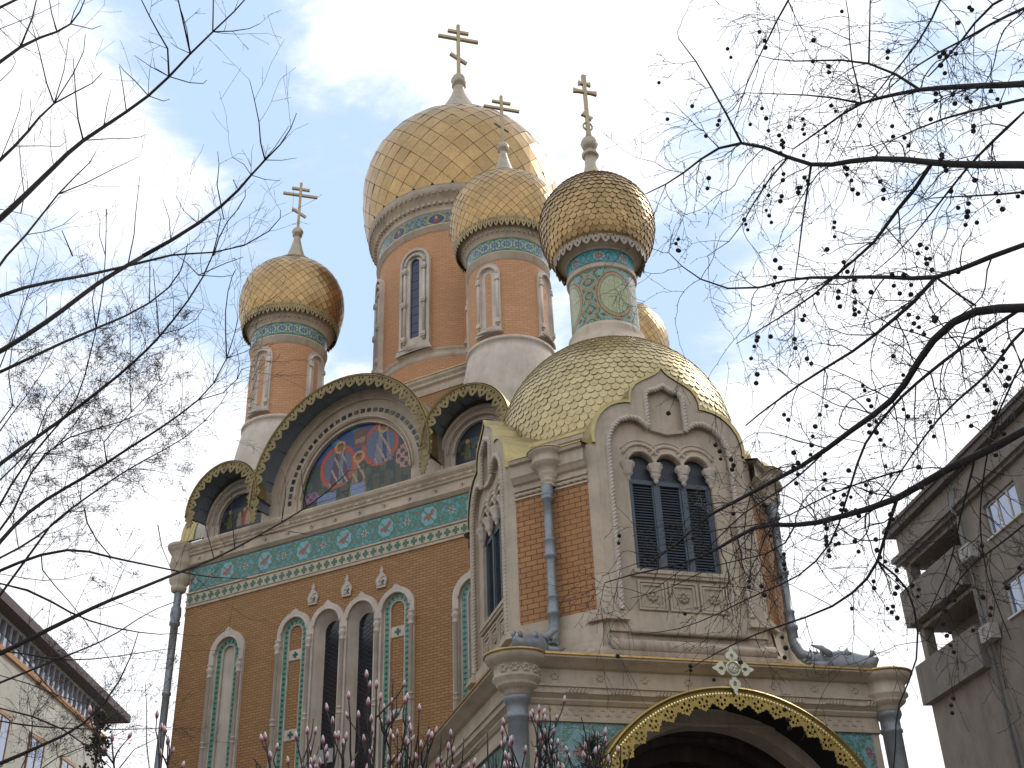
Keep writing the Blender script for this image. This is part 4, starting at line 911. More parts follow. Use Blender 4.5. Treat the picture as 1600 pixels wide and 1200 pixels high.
# glazed panels in the spandrels
def spandrel(g, sx):
    nu, nv = 96, 62; x0, x1 = -3.36, -.9; z0, z1 = 6.02, 6.97
    cf = frieze_col(2.9, .95, .98, 2); Uc, Vc = np.meshgrid((np.arange(nu)+.5)/nu, (np.arange(nv)+.5)/nv); col = cf(Uc, Vc)*.9+.03
    blu = rng.rand(nv, nu) < .35; col[blu] = lin(120, 160, 165)
    fs, vs, cs = [], [], []
    for j in range(nv):
        for i in range(nu):
            xa, xb = x0+(x1-x0)*i/nu, x0+(x1-x0)*(i+1)/nu; za, zb = z0+(z1-z0)*j/nv, z0+(z1-z0)*(j+1)/nv
            if math.hypot(xb, za-arch_c) < 3.02: continue
            k = len(vs); vs += [(sx*-xa if sx > 0 else xa, -PD-.012, za), (sx*-xb if sx > 0 else xb, -PD-.012, za), (sx*-xb if sx > 0 else xb, -PD-.012, zb), (sx*-xa if sx > 0 else xa, -PD-.012, zb)]; fs.append((k, k+1, k+2, k+3)); cs.append(tuple(col[j, i]))
    g.add(vs, fs, None, False, cs)
for sx in (-1, 1):
    g = G(); spandrel(g, sx); make('tile_panel', g, m_tile, porch, Matrix(), norm=False)
g = G(); g.grid(260, 28, lambda u, v: (-PH-.012, -3.0+u*7.5, 6.02+v*.95), frieze_col(7.5, .95, .98, 1)); make('tile_panel', g, m_tile, porch, Matrix(), norm=False)
g = G(); g.grid(260, 28, lambda u, v: (PH+.012, -3.0+u*7.5, 6.02+v*.95), frieze_col(7.5, .95, .98, 1)); make('tile_panel', g, m_tile, porch, Matrix(), norm=False)
m_tess = plain('dark_tessera', (.07, .06, .055), .5)
for i in range(9):
    g = G(); x = -3.3+i*.2; g.box(x, x+.11, -PD-.02, -PD-.002, 5.78, 5.9); make('mosaic_square', g, m_tess, porch, Matrix())
# gilded entrance canopy
CY = -PD-.95; RA, CZA = 2.96, 4.46
g = G(); n = 56; A = [radians(-2+184*i/n) for i in range(n+1)]; k = n+1; vs = []
prof = [(RA-.10, 0), (RA-.10, CY+.02), (RA-.02, CY), (RA+.02, CY-.05), (RA+.05, CY-.02), (RA+.05, CY+.06), (RA+.02, CY+.1), (RA+.02, 0)]
for (r_, y_) in prof: vs += [(r_*cos(a), y_, CZA+r_*sin(a)) for a in A]
vs = [(x, (-PD if y == 0 else y), z) for x, y, z in vs]
g.add(vs, [(j*k+i, j*k+i+1, (j+1)*k+i+1, (j+1)*k+i) for j in range(len(prof)-1) for i in range(n)], None, False)
can = make('entrance_canopy', g, m_lace_porch, church, PC)
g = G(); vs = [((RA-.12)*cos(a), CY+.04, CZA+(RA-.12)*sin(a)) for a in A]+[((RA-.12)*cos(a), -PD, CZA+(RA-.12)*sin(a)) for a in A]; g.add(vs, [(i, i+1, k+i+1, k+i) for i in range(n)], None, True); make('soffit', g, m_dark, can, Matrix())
def trefoil(d): return [(0, 0), (.0, .30*d), (.07, .42*d), (.13, .40*d), (.15, .58*d), (.24, .66*d), (.30, .60*d), (.34, .80*d), (.43, .84*d), (.5, d), (.57, .84*d), (.66, .80*d), (.70, .60*d), (.76, .66*d), (.85, .58*d), (.87, .40*d), (.93, .42*d), (1, .30*d), (1, 0)]
g = G(); nT = 24; L = pi*RA; w_ = L/nT; band, dd = .12, .20
for i in range(nT):
    s0 = i*w_; tp = trefoil(dd); loop = [(s0+w_*q/4, 0) for q in range(5)]+[(s0+w_*a_, band+b_) for a_, b_ in tp[::-1]]; hs = []
    for (cx, cz_, rx, rz_) in ((.5, .75*band, .055, .035), (.30, band+.10*dd, .075, .030), (.70, band+.10*dd, .075, .030), (.5, band+.48*dd, .08, .032), (.33, band+.42*dd, .045, .02), (.67, band+.42*dd, .045, .02), (.04, .55*band, .022, .03), (.96, .55*band, .022, .03), (.18, .5*band, .05, .018), (.82, .5*band, .05, .018)):
        hs.append([(s0+w_*(cx+rx*cos(t)), cz_+rz_*sin(t)) for t in [2*pi*q/7 for q in range(7)]])
    g.plate([loop]+hs, -.025, 0, lambda s, t, h: ((RA-.06-t)*cos(s/RA), CY-.02-h, CZA+(RA-.06-t)*sin(s/RA)))
make('pierced_trim', g, m_lace_porch, can, Matrix())
g = G()
for i in range(150):
    a = pi*(i+.5)/150; r_ = RA-.075; q = .013; g.box(-q, q, -.02, 0, -q, q); mm = Matrix.Translation((r_*cos(a), CY-.005, CZA+r_*sin(a))) @ Matrix.Rotation(-a, 4, 'Y'); kk = len(g.v)-8; g.v[kk:] = [tuple(mm @ Vector(p)) for p in g.v[kk:]]
make('bead_row', g, metal('polished_bead', (.85, .72, .42), .25, .1), can, Matrix())
# cross on the canopy: foliate arms with a boss
g = G(); o = []
arm = [(.035, .10), (.05, .17), (.11, .19), (.13, .24), (.09, .30), (.045, .33), (.03, .38)]
tip = [(0, .42)]
for q in range(4):
    a = -pi/2*q; pts = [(-x, y) for x, y in arm]+tip+[(x, y) for x, y in arm[::-1]]
    if q == 2: pts = [(x*.9, y*1.15) for x, y in pts]
    o += [(x*cos(a)-y*sin(a), x*sin(a)+y*cos(a)) for x, y in pts]
hs = []
for q in range(4):
    a = pi/2*q; f = 1.15 if q == 2 else 1
    hs.append([((.035*cos(t))*cos(a)-(.235*f+.05*sin(t))*sin(a), (.035*cos(t))*sin(a)+(.235*f+.05*sin(t))*cos(a)) for t in [2*pi*i/8 for i in range(8)]])
g.plate([o[::-1]]+hs, 0, .04, lambda a, b, h: (a, -h, b)); 
for r_, t_ in ((.13, .02), (.07, .02)): g.tube([(r_*cos(2*pi*i/20), -.045, r_*sin(2*pi*i/20)) for i in range(21)], t_, 6)
for q in range(8): g.tube([(0, -.05, 0), (.09*cos(q*pi/4), -.05, .09*sin(q*pi/4))], [.03, .012], 6)
make('canopy_cross', g, metal('silver_gilt', (.62, .60, .46), .4, .25, (.3, .28, .2), .3, 8, .7), can, Matrix.Translation((.10, CY-.05, CZA+RA+.36)))
# corner downpipe and corbel at the far end of the facade
def corner_pipe(x, y, M, lab=None):
    g = G(); prof = [(.13, 16.0), (.13, 15.5), (.17, 15.45), (.19, 15.2), (.15, 15.0), (.18, 14.95), (.18, 14.85), (.13, 14.8), (.12, 12.6), (.15, 12.58), (.15, 12.5), (.12, 12.46), (.12, 9.6), (.17, 9.55), (.19, 9.3), (.15, 9.1), (.18, 9.0), (.18, 8.9), (.12, 8.85), (.12, 0.1)]
    g.lathe(prof[::-1], 20, (x, y)); p = make('drainpipe', g, m_zinc, church, M)
    g = G(); g.lathe([(.16, 15.98), (.24, 16.02), (.27, 16.15), (.24, 16.2), (.33, 16.32), (.36, 16.5), (.33, 16.58), (.30, 16.66), (.36, 16.9), (.40, 17.0), (.38, 17.05), (.36, 17.3), (.44, 17.42), (.52, 17.55), (.53, 17.66), (0, 17.68)], 32, (x, y)); make('corbel', g, m_stone, church, M)
corner_pipe(-HW-.30, -.14, F1)
corner_pipe(-HW-.22, -.12, F2)
# finished with the church
# ------------------------------------------------------------------ grey apartment block on the right
KB = 1.5
def zb(z): return 1.6+(z-1.6)*KB
m_conc = stone('grey_render', (.25, .225, .195), .45, (.10, .09, .08))
m_conc2 = stone('grey_parapet', (.22, .20, .175), .5, (.09, .08, .07))
m_white = plain('white_window_frame', (.62, .62, .60), .5)
M = Mat('window_glass_sky'); M.col((.25, .30, .42)).set(.06, .0, 1.0); M.b.inputs['Metallic'].default_value = .55; m_wglass = M.m
m_curt = plain('net_curtain', (.45, .47, .52), .7)
ap = thing('apartment_block', 'grey rendered apartment block with corner balconies and white framed windows behind bare branches', 'building', (0, 0, 0), radians(8)); ap.scale = (1, .9125, .941)
X0 = 21.0; YE = 45.15; ZE = 20.9
wins = []
for zf in (17.65, 14.7, 11.65, 8.6, 5.5, 2.3):
    for yw in (35.5, 30.6, 25.7, 20.8, 15.9, 11.0): wins.append((yw, yw+2.35, zf, zf+1.25))
g = G(); outl = [(5, 0), (39.2, 0), (39.2, 20.7), (5, 20.7)]
g.plate([outl]+[[(a, c), (b, c), (b, d), (a, d)] for a, b, c, d in wins], 0, .35, lambda a, b, h: (X0+.35-h, a, b))
g.box(X0+.36, X0+12, 5, 39.19, 0, 20.69)
g.box(X0+1.3, X0+12, 39.2, YE-.25, 0, 20.69); g.box(X0+.02, X0+12, 39.2, YE, 0, 13.7); g.box(X0+.0, X0+12, 39.2, YE-.02, 19.35, 20.7)
g.box(X0+.02, X0+.55, 39.2, 40.0, 13.7, 19.35)
for zf in (16.5, 19.2): g.box(X0+.05, X0+4, 39.2, YE-.1, zf, zf+.15)
g.box(X0+.05, X0+.45, YE-.62, YE-.22, 13.7, 19.35)
make('wall', g, m_conc, ap)
g = G()
for za, zc in ((16.75, 18.25), (13.6, 15.15)):
    g.box(X0-.25, X0-.1, 40.0, YE+.15, za, zc); g.box(X0-.1, X0+1.8, YE+.0, YE+.15, za, zc); g.box(X0-.2, X0+1.7, 40.0, YE-.02, za-.02, za+.12); g.box(X0-.1, X0+.02, 40.0, 40.15, za+.12, zc)
    bp_ = None
make('balcony', g, m_conc2, ap)
g = G(); g.box(X0-.28, X0+12.5, 4.5, YE+.30, 20.72, 20.98); g.box(X0-.36, X0+12.5, 4.5, YE+.38, 20.98, 21.12); make('roof', g, plain('dark_eaves', (.12, .105, .095), .8), ap)
g = G(); g.box(X0-.28, X0-.0, 5, YE+.25, 19.55, 19.75); g.box(X0-.16, X0-.0, 5, YE+.15, 19.4, 19.55); g.box(X0, X0+3, YE+.0, YE+.25, 19.55, 19.75); make('ledge', g, m_conc2, ap)
for (a, b, c, d) in wins:
    if d < 8: continue
    g = G(); f = .07
    for (y0, y1, z0, z1) in ((a, b, c, c+f), (a, b, d-f, d), (a, a+f, c+f, d-f), (b-f, b, c+f, d-f), (a+.76, a+.76+f, c+f, d-f), (a+1.52, a+1.52+f, c+f, d-f)): g.box(X0+.10, X0+.18, y0, y1, z0, z1)
    g.box(X0-.08, X0+.10, a-.1, b+.1, c-.06, c-.0)
    wo = make('window', g, m_white, ap)
    g = G(); g.box(X0+.14, X0+.15, a+f, b-f, c+f, d-f); make('pane', g, m_wglass, wo, Matrix())
m_acw = plain('weathered_white_metal', (.36, .35, .33), .5)
for (y, z) in ((39.15, 17.3), (39.1, 14.25)):
    g = G(); g.box(X0-.42, X0-.08, y-.45, y+.35, z, z+.55); g.box(X0-.08, X0, y-.3, y-.25, z+.1, z+.15); g.box(X0-.08, X0, y+.2, y+.25, z+.1, z+.15)
    g.tube([(X0-.43, y-.1+.2*cos(2*pi*i/20), z+.28+.2*sin(2*pi*i/20)) for i in range(21)], .02, 5)
    for q in range(5): g.box(X0-.43, X0-.42, y-.28, y+.08, z+.12+q*.08, z+.13+q*.08)
    ao = make('air_conditioner', g, m_acw, None); ao.rotation_euler = (0, 0, radians(8)); ao.scale = (1, .9125, .941); ao['label'] = 'white air conditioner on the grey block beside the '+('upper' if z > 16 else 'lower')+' open corner balcony'; ao['category'] = 'air conditioner'; ao['group'] = 'air conditioners on the apartment block'
g = G(); g.tube([(X0-.08, 39.45, 20.4), (X0-.1, 39.5, 19.9), (X0-.33, 39.5, 19.6), (X0-.12, 39.5, 19.2), (X0-.1, 39.5, .2)], .06, 8); make('drainpipe', g, m_zinc, ap)
# ------------------------------------------------------------------ cream building on the left
lb = thing('cream_building', 'cream walled building with deep brown eaves and a blue glazed strip, lower left behind twigs', 'building', (0, 0, 0), radians(2))
XL = -19.2; KL = 1.2
m_cream = stone('cream_render', (.47, .455, .40), .3, (.3, .26, .18))
g = G(); g.box(XL-12, XL, 20, 60.3, 0, 16.7); make('wall', g, m_cream, lb)
g = G(); g.box(XL-12, XL-.12, 20, 60.1, 16.9, 18.1); make('glazed_strip', g, m_wglass, lb)
g = G()
for i in range(58): g.box(XL-.12, XL-.04, 20.3+i*.68, 20.36+i*.68, 16.95, 18.1)
g.box(XL-.13, XL-.03, 20, 60.1, 16.9, 16.96); g.box(XL-.13, XL-.03, 20, 60.1, 18.04, 18.1); make('glazing_grid', g, m_white, lb)
g = G(); g.box(XL-13, XL+.55, 19, 62.3, 18.1, 18.32); make('roof', g, plain('brown_soffit', (.10, .085, .07), .8), lb)
g = G(); g.box(XL+.50, XL+.62, 19, 62.4, 18.05, 18.42); g.box(XL-13, XL+.6, 62.3, 62.42, 18.05, 18.42); make('fascia', g, plain('dark_red_fascia', (.06, .03, .03), .6), lb)
g = G(); g.box(XL-.05, XL+.12, 20, 60.35, 16.7, 16.9); make('string_course', g, plain('orange_band', (.42, .22, .09), .7), lb)
for i in range(9):
    y = 22+i*4.2
    for z in (13.6, 10.0):
        g = G(); g.box(XL-.02, XL+.05, y-.9, y+.9, z-.9, z+.9); w_ = make('window', g, m_wglass, lb)
        g = G(); g.box(XL, XL+.09, y-1.0, y+1.0, z+.9, z+1.05)
        for x in (-.9, -.03, .84): g.box(XL, XL+.08, y+x, y+x+.06, z-.9, z+.9)
        make('frame', g, plain('brown_frame', (.35, .2, .1), .6) if i == 0 and z > 13 else bpy.data.materials['brown_frame'], w_, Matrix())
# ------------------------------------------------------------------ unseen houses added behind the viewer to shade the church and reflect in the domes
m_hw = stone('ochre_render', (.30, .27, .21), .4)
def house(name, label, x0, x1, y0, y1, h):
    t = thing(name, label, 'building', ((x0+x1)/2, (y0+y1)/2, 0)); a, b = (x1-x0)/2, (y1-y0)/2
    g = G(); g.box(-a, a, -b, b, 0, h); make('wall', g, m_hw, t)
    g = G(); g.add([(-a-.4, -b-.4, h), (a+.4, -b-.4, h), (a+.4, b+.4, h), (-a-.4, b+.4, h), (-a*.6, 0, h+2.5), (a*.6, 0, h+2.5)], [(0, 1, 5, 4), (2, 3, 4, 5), (1, 2, 5), (3, 0, 4), (0, 3, 2, 1)]); make('roof', g, plain('clay_roof', (.16, .08, .055), .8), t)
    for fz in range(int(h/3.2)):
        for k in range(int(2*a/3)):
            x = -a+1.6+k*3; g = G(); g.box(x-.55, x+.55, b-.02, b+.05, 1.0+fz*3.2, 2.6+fz*3.2); make('window', g, m_wglass, t)
house('added_shade_house', 'plain unseen house added behind the viewer to shade the church front, left', -26, -3, -26, -16, 13)
house('added_shade_house', 'plain unseen house added behind the viewer to shade the church front, right', -1, 24, -27, -17, 14)
# ------------------------------------------------------------------ bare trees
m_bark = plain('plane_bark', (.030, .026, .025), .9, 0, .3, 20)
m_bark2 = plain('grey_brown_bark', (.036, .028, .026), .9, 0, .3, 20)
m_barkp = plain('pale_bark', (.16, .12, .10), .9, 0, .3, 20)
m_seedc = plain('dry_seed', (.075, .036, .036), .9, 0, .3, 30)
def inpix(p):
    v = Vector(p)-Vector((0, 0, CAMZ)); dd = v.dot(F_); return (800+FPX*v.dot(R_c)/dd, 600-FPX*v.dot(U_c)/dd)
class Tree:
    def __init__(s, D, rs, rmin=.0009): s.rmin = rmin; s.px = []; s.D = D; s.b = G(); s.t = G(); s.tips = []; s.R = random.Random(rs); s.k = 0; s.nodes = []
    def P(s, px, py): return at(px, py, s.D(px, py))
    def limb(s, pts, w0, w1, n=7, g=None, sub=True, pre=None, wig=3.6):
        # pts in photograph pixels, w in photograph pixels across
        pts = list(pts); 
        if sub:
            q = []
            for i in range(len(pts)-1):
                a, b = pts[i], pts[i+1]; L = math.hypot(b[0]-a[0], b[1]-a[1]); m_ = max(1, int(L/28)); q.append(a)
                for j in range(1, m_): f = j/m_; q.append((a[0]+(b[0]-a[0])*f+s.R.uniform(-wig, wig), a[1]+(b[1]-a[1])*f+s.R.uniform(-wig, wig)))
            q.append(pts[-1]); 
            for _ in range(1): q = [q[0]]+[((q[i-1][0]+2*q[i][0]+q[i+1][0])/4, (q[i-1][1]+2*q[i][1]+q[i+1][1])/4) for i in range(1, len(q)-1)]+[q[-1]]
            pts = q
        P3 = [s.P(*p) for p in pts]; K = len(P3)
        if not pre and s.px:                                       # a side limb grows out of the nearest bough
            b_ = min(s.px, key=lambda q: (q[0]-pts[0][0])**2+(q[1]-pts[0][1])**2)
            if math.hypot(b_[0]-pts[0][0], b_[1]-pts[0][1]) < 26: P3[0] = b_[2].copy()
        s.px += [(pts[i][0], pts[i][1], P3[i]) for i in range(K)]
        rad = [(w0+(w1-w0)*i/(K-1))/2/FPX*s.D(*pts[i]) for i in range(K)]
        if pre:
            pp = [Vector(p) for p, r in pre]; pr_ = [r for p, r in pre]; P3 = pp+P3; rad = pr_+rad
        (g or s.b).tube(P3, rad, n)
        return [(P3[i], (P3[min(i+1, len(P3)-1)]-P3[max(i-1, 0)]).normalized(), rad[i]) for i in range(len(pre) if pre else 0, len(P3))]
    def twig(s, p, d, L, r, level, droop=0.0, up=0.0, wander=.35, kids=3, step=.07, g=None, kl=.45):
        n = max(3, int(L/step)); pts = [p.copy()]; q = p.copy(); d = d.normalized(); rec = []
        for i in range(n):
            d = (d+Vector([s.R.gauss(0, wander*.35) for _ in range(3)])+Vector((0, 0, up-droop*(i/n)))*.25).normalized(); q = q+d*(L/n); pts.append(q.copy()); rec.append((q.copy(), d.copy()))
        rad = [max(s.rmin, r*(1-.65*i/n)) for i in range(n+1)]
        (g or s.t).tube(pts, rad, 3 if r < .004 else 4, cap=False)
        if level > 0:
            for _ in range(kids):
                i = s.R.randint(int(n*.15), n-1); bp_, bd = rec[i]
                ax = Vector([s.R.gauss(0, 1) for _ in range(3)]).normalized(); nd = (bd+ax.cross(bd).normalized()*s.R.uniform(.5, 1.3)).normalized()
                s.twig(bp_, nd, L*s.R.uniform(kl*.5, kl*1.25), max(s.rmin, rad[i]*.7), level-1, droop, up, wander, kids, step, g, kl)
        s.tips.append((pts[-1], d, level)); s.nodes += rec
        return rec
    def buds(s, g, every=3, size=.004):
        for i, (p, d) in enumerate(s.nodes):
            if i % every: continue
            ax = Vector([s.R.gauss(0, 1) for _ in range(3)]).normalized(); nd = (d*.8+ax.cross(d).normalized()).normalized(); g.tube([p, p+nd*size*1.3, p+nd*size*3.2], [size*.25, size*.5, .0003], 3, cap=False)
# --- plane tree on the right, seed balls hanging
Dr = lambda x, y: 6.4+.0011*(1600-x)+.0006*abs(y-500)+.25*sin(x*.006+y*.004)
T1 = Tree(Dr, 21, .0013)
TRK = at(2250, 900, 8.2); tx, ty = TRK.x, TRK.y
def pre_r(y0, r0): 
    e = at(1850, y0*.85+120, Dr(1850, y0)); z = max(2.5, e.z-1.0)
    z = max(2.5, e.z-1.9); o = [((tx, ty, z), r0*2.0)]
    for f in (.2, .4, .6, .8): o.append(((tx+(e.x-tx)*f+.06*sin(9*f+y0), ty+(e.y-ty)*f+.05*cos(7*f+y0), z+(e.z-z)*sin(f*pi/2)), r0*(2.0-.85*f)))
    return o+[(e, r0*1.15)]
def c6(L): return [(1000+x/2, y/2) for x, y in L]
def c2(L): return [(1100+x/1.936, 580+y/1.936) for x, y in L]
limbs = [
 (c6([(1200, 262), (1000, 270), (880, 275), (800, 295), (690, 318), (640, 350), (560, 410), (480, 465)]), 10, 2.2, 1),
 (c6([(690, 318), (600, 305), (440, 295), (330, 290)]), 3.5, 1, 0),
 (c6([(880, 275), (800, 235), (720, 185), (620, 190), (480, 195), (360, 170)]), 4.5, 1, 0),
 (c6([(720, 185), (715, 100), (720, 0), (722, -60)]), 3, 1.5, 0),
 (c6([(690, 310), (660, 200), (650, 120), (660, 60), (640, -20)]), 3, 1.2, 0),
 (c6([(1200, 515), (1050, 518), (920, 515), (830, 492), (720, 495), (600, 515), (540, 525), (460, 490), (320, 435), (240, 460), (140, 540), (20, 605)]), 12, 1.6, 1),
 (c6([(320, 435), (270, 360), (220, 270), (180, 190), (120, 120)]), 4, 1.5, 0),
 (c6([(540, 525), (520, 600), (505, 700), (497, 800), (480, 900)]), 4, 1.2, 0),
 (c6([(920, 515), (860, 590), (800, 660), (740, 760), (680, 800), (600, 870), (540, 930), (430, 1000), (300, 1075)]), 6.5, 1.2, 0),
 (c6([(1200, 765), (1100, 800), (1000, 840), (920, 880), (860, 865), (760, 868), (600, 870), (460, 868), (380, 905), (270, 915), (180, 870), (90, 790)]), 9, 1.2, 1),
 (c6([(920, 880), (850, 950), (750, 1030), (670, 1105), (570, 1150), (500, 1200), (420, 1260), (330, 1330)]), 6.5, 2, 0),
 (c6([(460, 490), (400, 560), (350, 640), (320, 700), (290, 760), (210, 800)]), 3, .9, 0),
 (c6([(920, 880), (1000, 920), (1050, 955)]), 4, 3, 0),
 (c6([(1200, 962), (1120, 965), (1050, 965), (980, 1000), (910, 1060), (870, 1130), (830, 1200)])+[(1396, 625), (1369, 647), (1327, 673), (1296, 699), (1255, 730), (1208, 750), (1172, 771), (1110, 800), (1060, 850), (1000, 890)], 14, 2, 1),
 (c2([(968, 180), (900, 220), (820, 260), (740, 290), (660, 340), (590, 390), (500, 415), (400, 445), (280, 475), (200, 455), (100, 500), (0, 560), (-150, 600), (-300, 640)]), 13, 1.6, 1),
 ([(1405, 781), (1381, 838), (1374, 882), (1332, 926), (1307, 949), (1255, 965), (1180, 990), (1120, 1020), (1070, 1050)], 5.5, 1, 0),
 ([(1374, 882), (1420, 916), (1436, 983), (1435, 1035), (1400, 1100), (1396, 1200)], 3.5, 1.8, 0),
 ([(1600, 480), (1500, 545), (1430, 600), (1389, 640), (1350, 690), (1330, 760), (1300, 850), (1250, 900), (1160, 940), (1060, 985), (1000, 990)], 6, 1, 1),
 ([(1700, 460), (1600, 512), (1549, 580), (1500, 620), (1462, 657), (1410, 735), (1370, 800), (1280, 845)], 5.5, 1.2, 1),
 (c6([(1300, -60), (1100, 0), (1040, 80), (960, 180), (900, 240)]), 5, 2, 0),
 (c6([(960, -60), (940, 0), (880, 120), (820, 200), (740, 290), (660, 420), (620, 500)]), 3.5, 1, 0),
 (c6([(500, -60), (465, 0), (420, 70), (370, 180), (330, 260), (310, 340), (290, 400)]), 3.4, 1, 0),
 (c6([(1300, -10), (1200, 20), (1000, 130), (870, 200), (760, 290)]), 5, 1.5, 1),
 (c6([(1200, 600), (1050, 612), (950, 615), (900, 620)]), 3.5, 1.5, 1),
 (c6([(1200, 350), (1100, 440), (1020, 520), (930, 640), (860, 730), (800, 800), (720, 860)]), 5, 1.2, 1),
 (c6([(1200, 310), (1050, 340), (950, 370), (860, 400), (800, 440), (700, 470)]), 5, 1.2, 1),
 ([(1600, 560), (1560, 640), (1545, 700), (1530, 800), (1540, 900), (1580, 1000)], 3, 1.5, 0),
 ([(1523, 714), (1500, 800), (1480, 900), (1450, 960)], 3.5, 1.5, 0),
 ([(1410, 735), (1300, 770), (1200, 820), (1100, 830), (1000, 880), (940, 900)], 3, .9, 0),
 ([(1296, 699), (1230, 760), (1160, 800), (1080, 880), (1010, 930)], 3, .9, 0),
 ([(1255, 825), (1200, 870), (1120, 880), (1050, 920), (985, 935)], 2.6, .9, 0),
 ([(1600, 820), (1500, 900), (1450, 1000)], 3, 1.2, 0)]
for pts, w0, w1, ed in limbs:
    pre = pre_r(pts[0][1], w0/2/FPX*7) if ed else None
    nodes = T1.limb(pts, w0, w1, 8, pre=pre)
    L = len(nodes)
    for i, (p, d, r) in enumerate(nodes):
        if i < 1: continue
        for _ in range(2 if T1.R.random() < .55 else 1):
            if T1.R.random() < (.12 if w0 > 4 else .32): continue
            qx, qy = inpix(p)
            if (qx < 1130 and qy > 780 or qy > 960) and T1.R.random() < .62: continue
            sd = d.cross(Vector((0, 1, 0))).normalized()*(1 if T1.R.random() < .5 else -1)
            nd = (d*T1.R.uniform(.2, .9)+sd*T1.R.uniform(.5, 1.1)+Vector((0, T1.R.uniform(-.5, .5), -.15))).normalized()
            T1.twig(p, nd, T1.R.uniform(.2, .72), max(.0026, min(.0042, r*.5)), 2, droop=.4, wander=.5, kids=3, step=.045, kl=.5)
T1.buds(T1.t, 2, .0042)
pt = thing('plane_tree', 'bare plane tree on the right with dark round seed balls hanging from its twigs', 'tree', (tx, ty, 0))
T1.b.tube([(tx, ty, -.1), (tx+.03, ty, 2), (tx, ty+.1, 4.5), (tx+.1, ty, 7), (tx, ty, 9.5), (tx-.2, ty-.2, 12)], [.34, .27, .24, .2, .13, .03], 14)
IM = Matrix.Translation((-tx, -ty, 0))
def shift(g, M): g.v = [tuple(M @ Vector(p)) for p in g.v]; return g
make('trunk_and_boughs', shift(T1.b, IM), m_bark, pt, norm=False); make('twigs', shift(T1.t, IM), m_bark, pt, norm=False)
M = Mat('seed_ball'); vo = M.n('ShaderNodeTexVoronoi', inp={'Scale': 420.0}); M.l(M.obj(), vo.inputs['Vector']); M.col(M.mixc(vo.outputs['Distance'], (.035, .02, .018), (.012, .008, .009))).set(.95); M.bump(vo.outputs['Distance'], .8, .003); m_ball = M.m
def ballmesh(r, n=10):
    g = G(); g.lathe([(0.0, -r)]+[(r*sin(radians(a))*(1+.07*(k % 2)), -r*cos(radians(a))) for k, a in enumerate(range(20, 180, 20))]+[(0, r)], n, smooth=False); return g
sites = [(p, d) for p, d, l in T1.tips if l <= 1]; T1.R.shuffle(sites)
balls = []; stalk = G(); spots = []
for p, d in sites:
    x, y = inpix(p)
    if not (940 < x < 1610 and -10 < y < 1110): continue
    if x < 1025 and (y < 700 or T1.R.random() < .4): continue
    if any((Vector(p)-q).length < .055 for q in spots[-40:]): continue
    spots.append(Vector(p)); q = Vector(p)
    for k in range(T1.R.choice([1, 1, 2, 2, 3])):
        e = q+Vector((T1.R.uniform(-.022, .022), T1.R.uniform(-.022, .022), -T1.R.uniform(.006, .04))); stalk.tube([q, (q+e)/2+Vector((.004, 0, 0)), e], .0008, 3, cap=False); balls.append((e-Vector((0, 0, .013)), T1.R.uniform(.0105, .0142))); q = e-Vector((0, 0, .02))
    if len(balls) > 340: break
ss_ = make('seed_stalks', shift(stalk, IM), m_bark, pt, norm=False); ss_['kind'] = 'stuff'
proto = None
for i, (p, r) in enumerate(balls[:100]):
    if proto is None: proto = make('seed_ball', ballmesh(.0145), m_ball, pt, norm=False); o = proto
    else: o = proto.copy(); C.objects.link(o)
    o.location = (p.x-tx, p.y-ty, p.z); o.scale = (r/.0145,)*3; o.rotation_euler = (T1.R.random(), T1.R.random(), 0)
g = G()
for p, r in balls[100:]: b = ballmesh(r, 8); g.merge(b, Matrix.Translation((p.x-tx, p.y-ty, p.z)))
o = make('seed_balls', g, m_ball, pt, norm=False); o['kind'] = 'stuff'
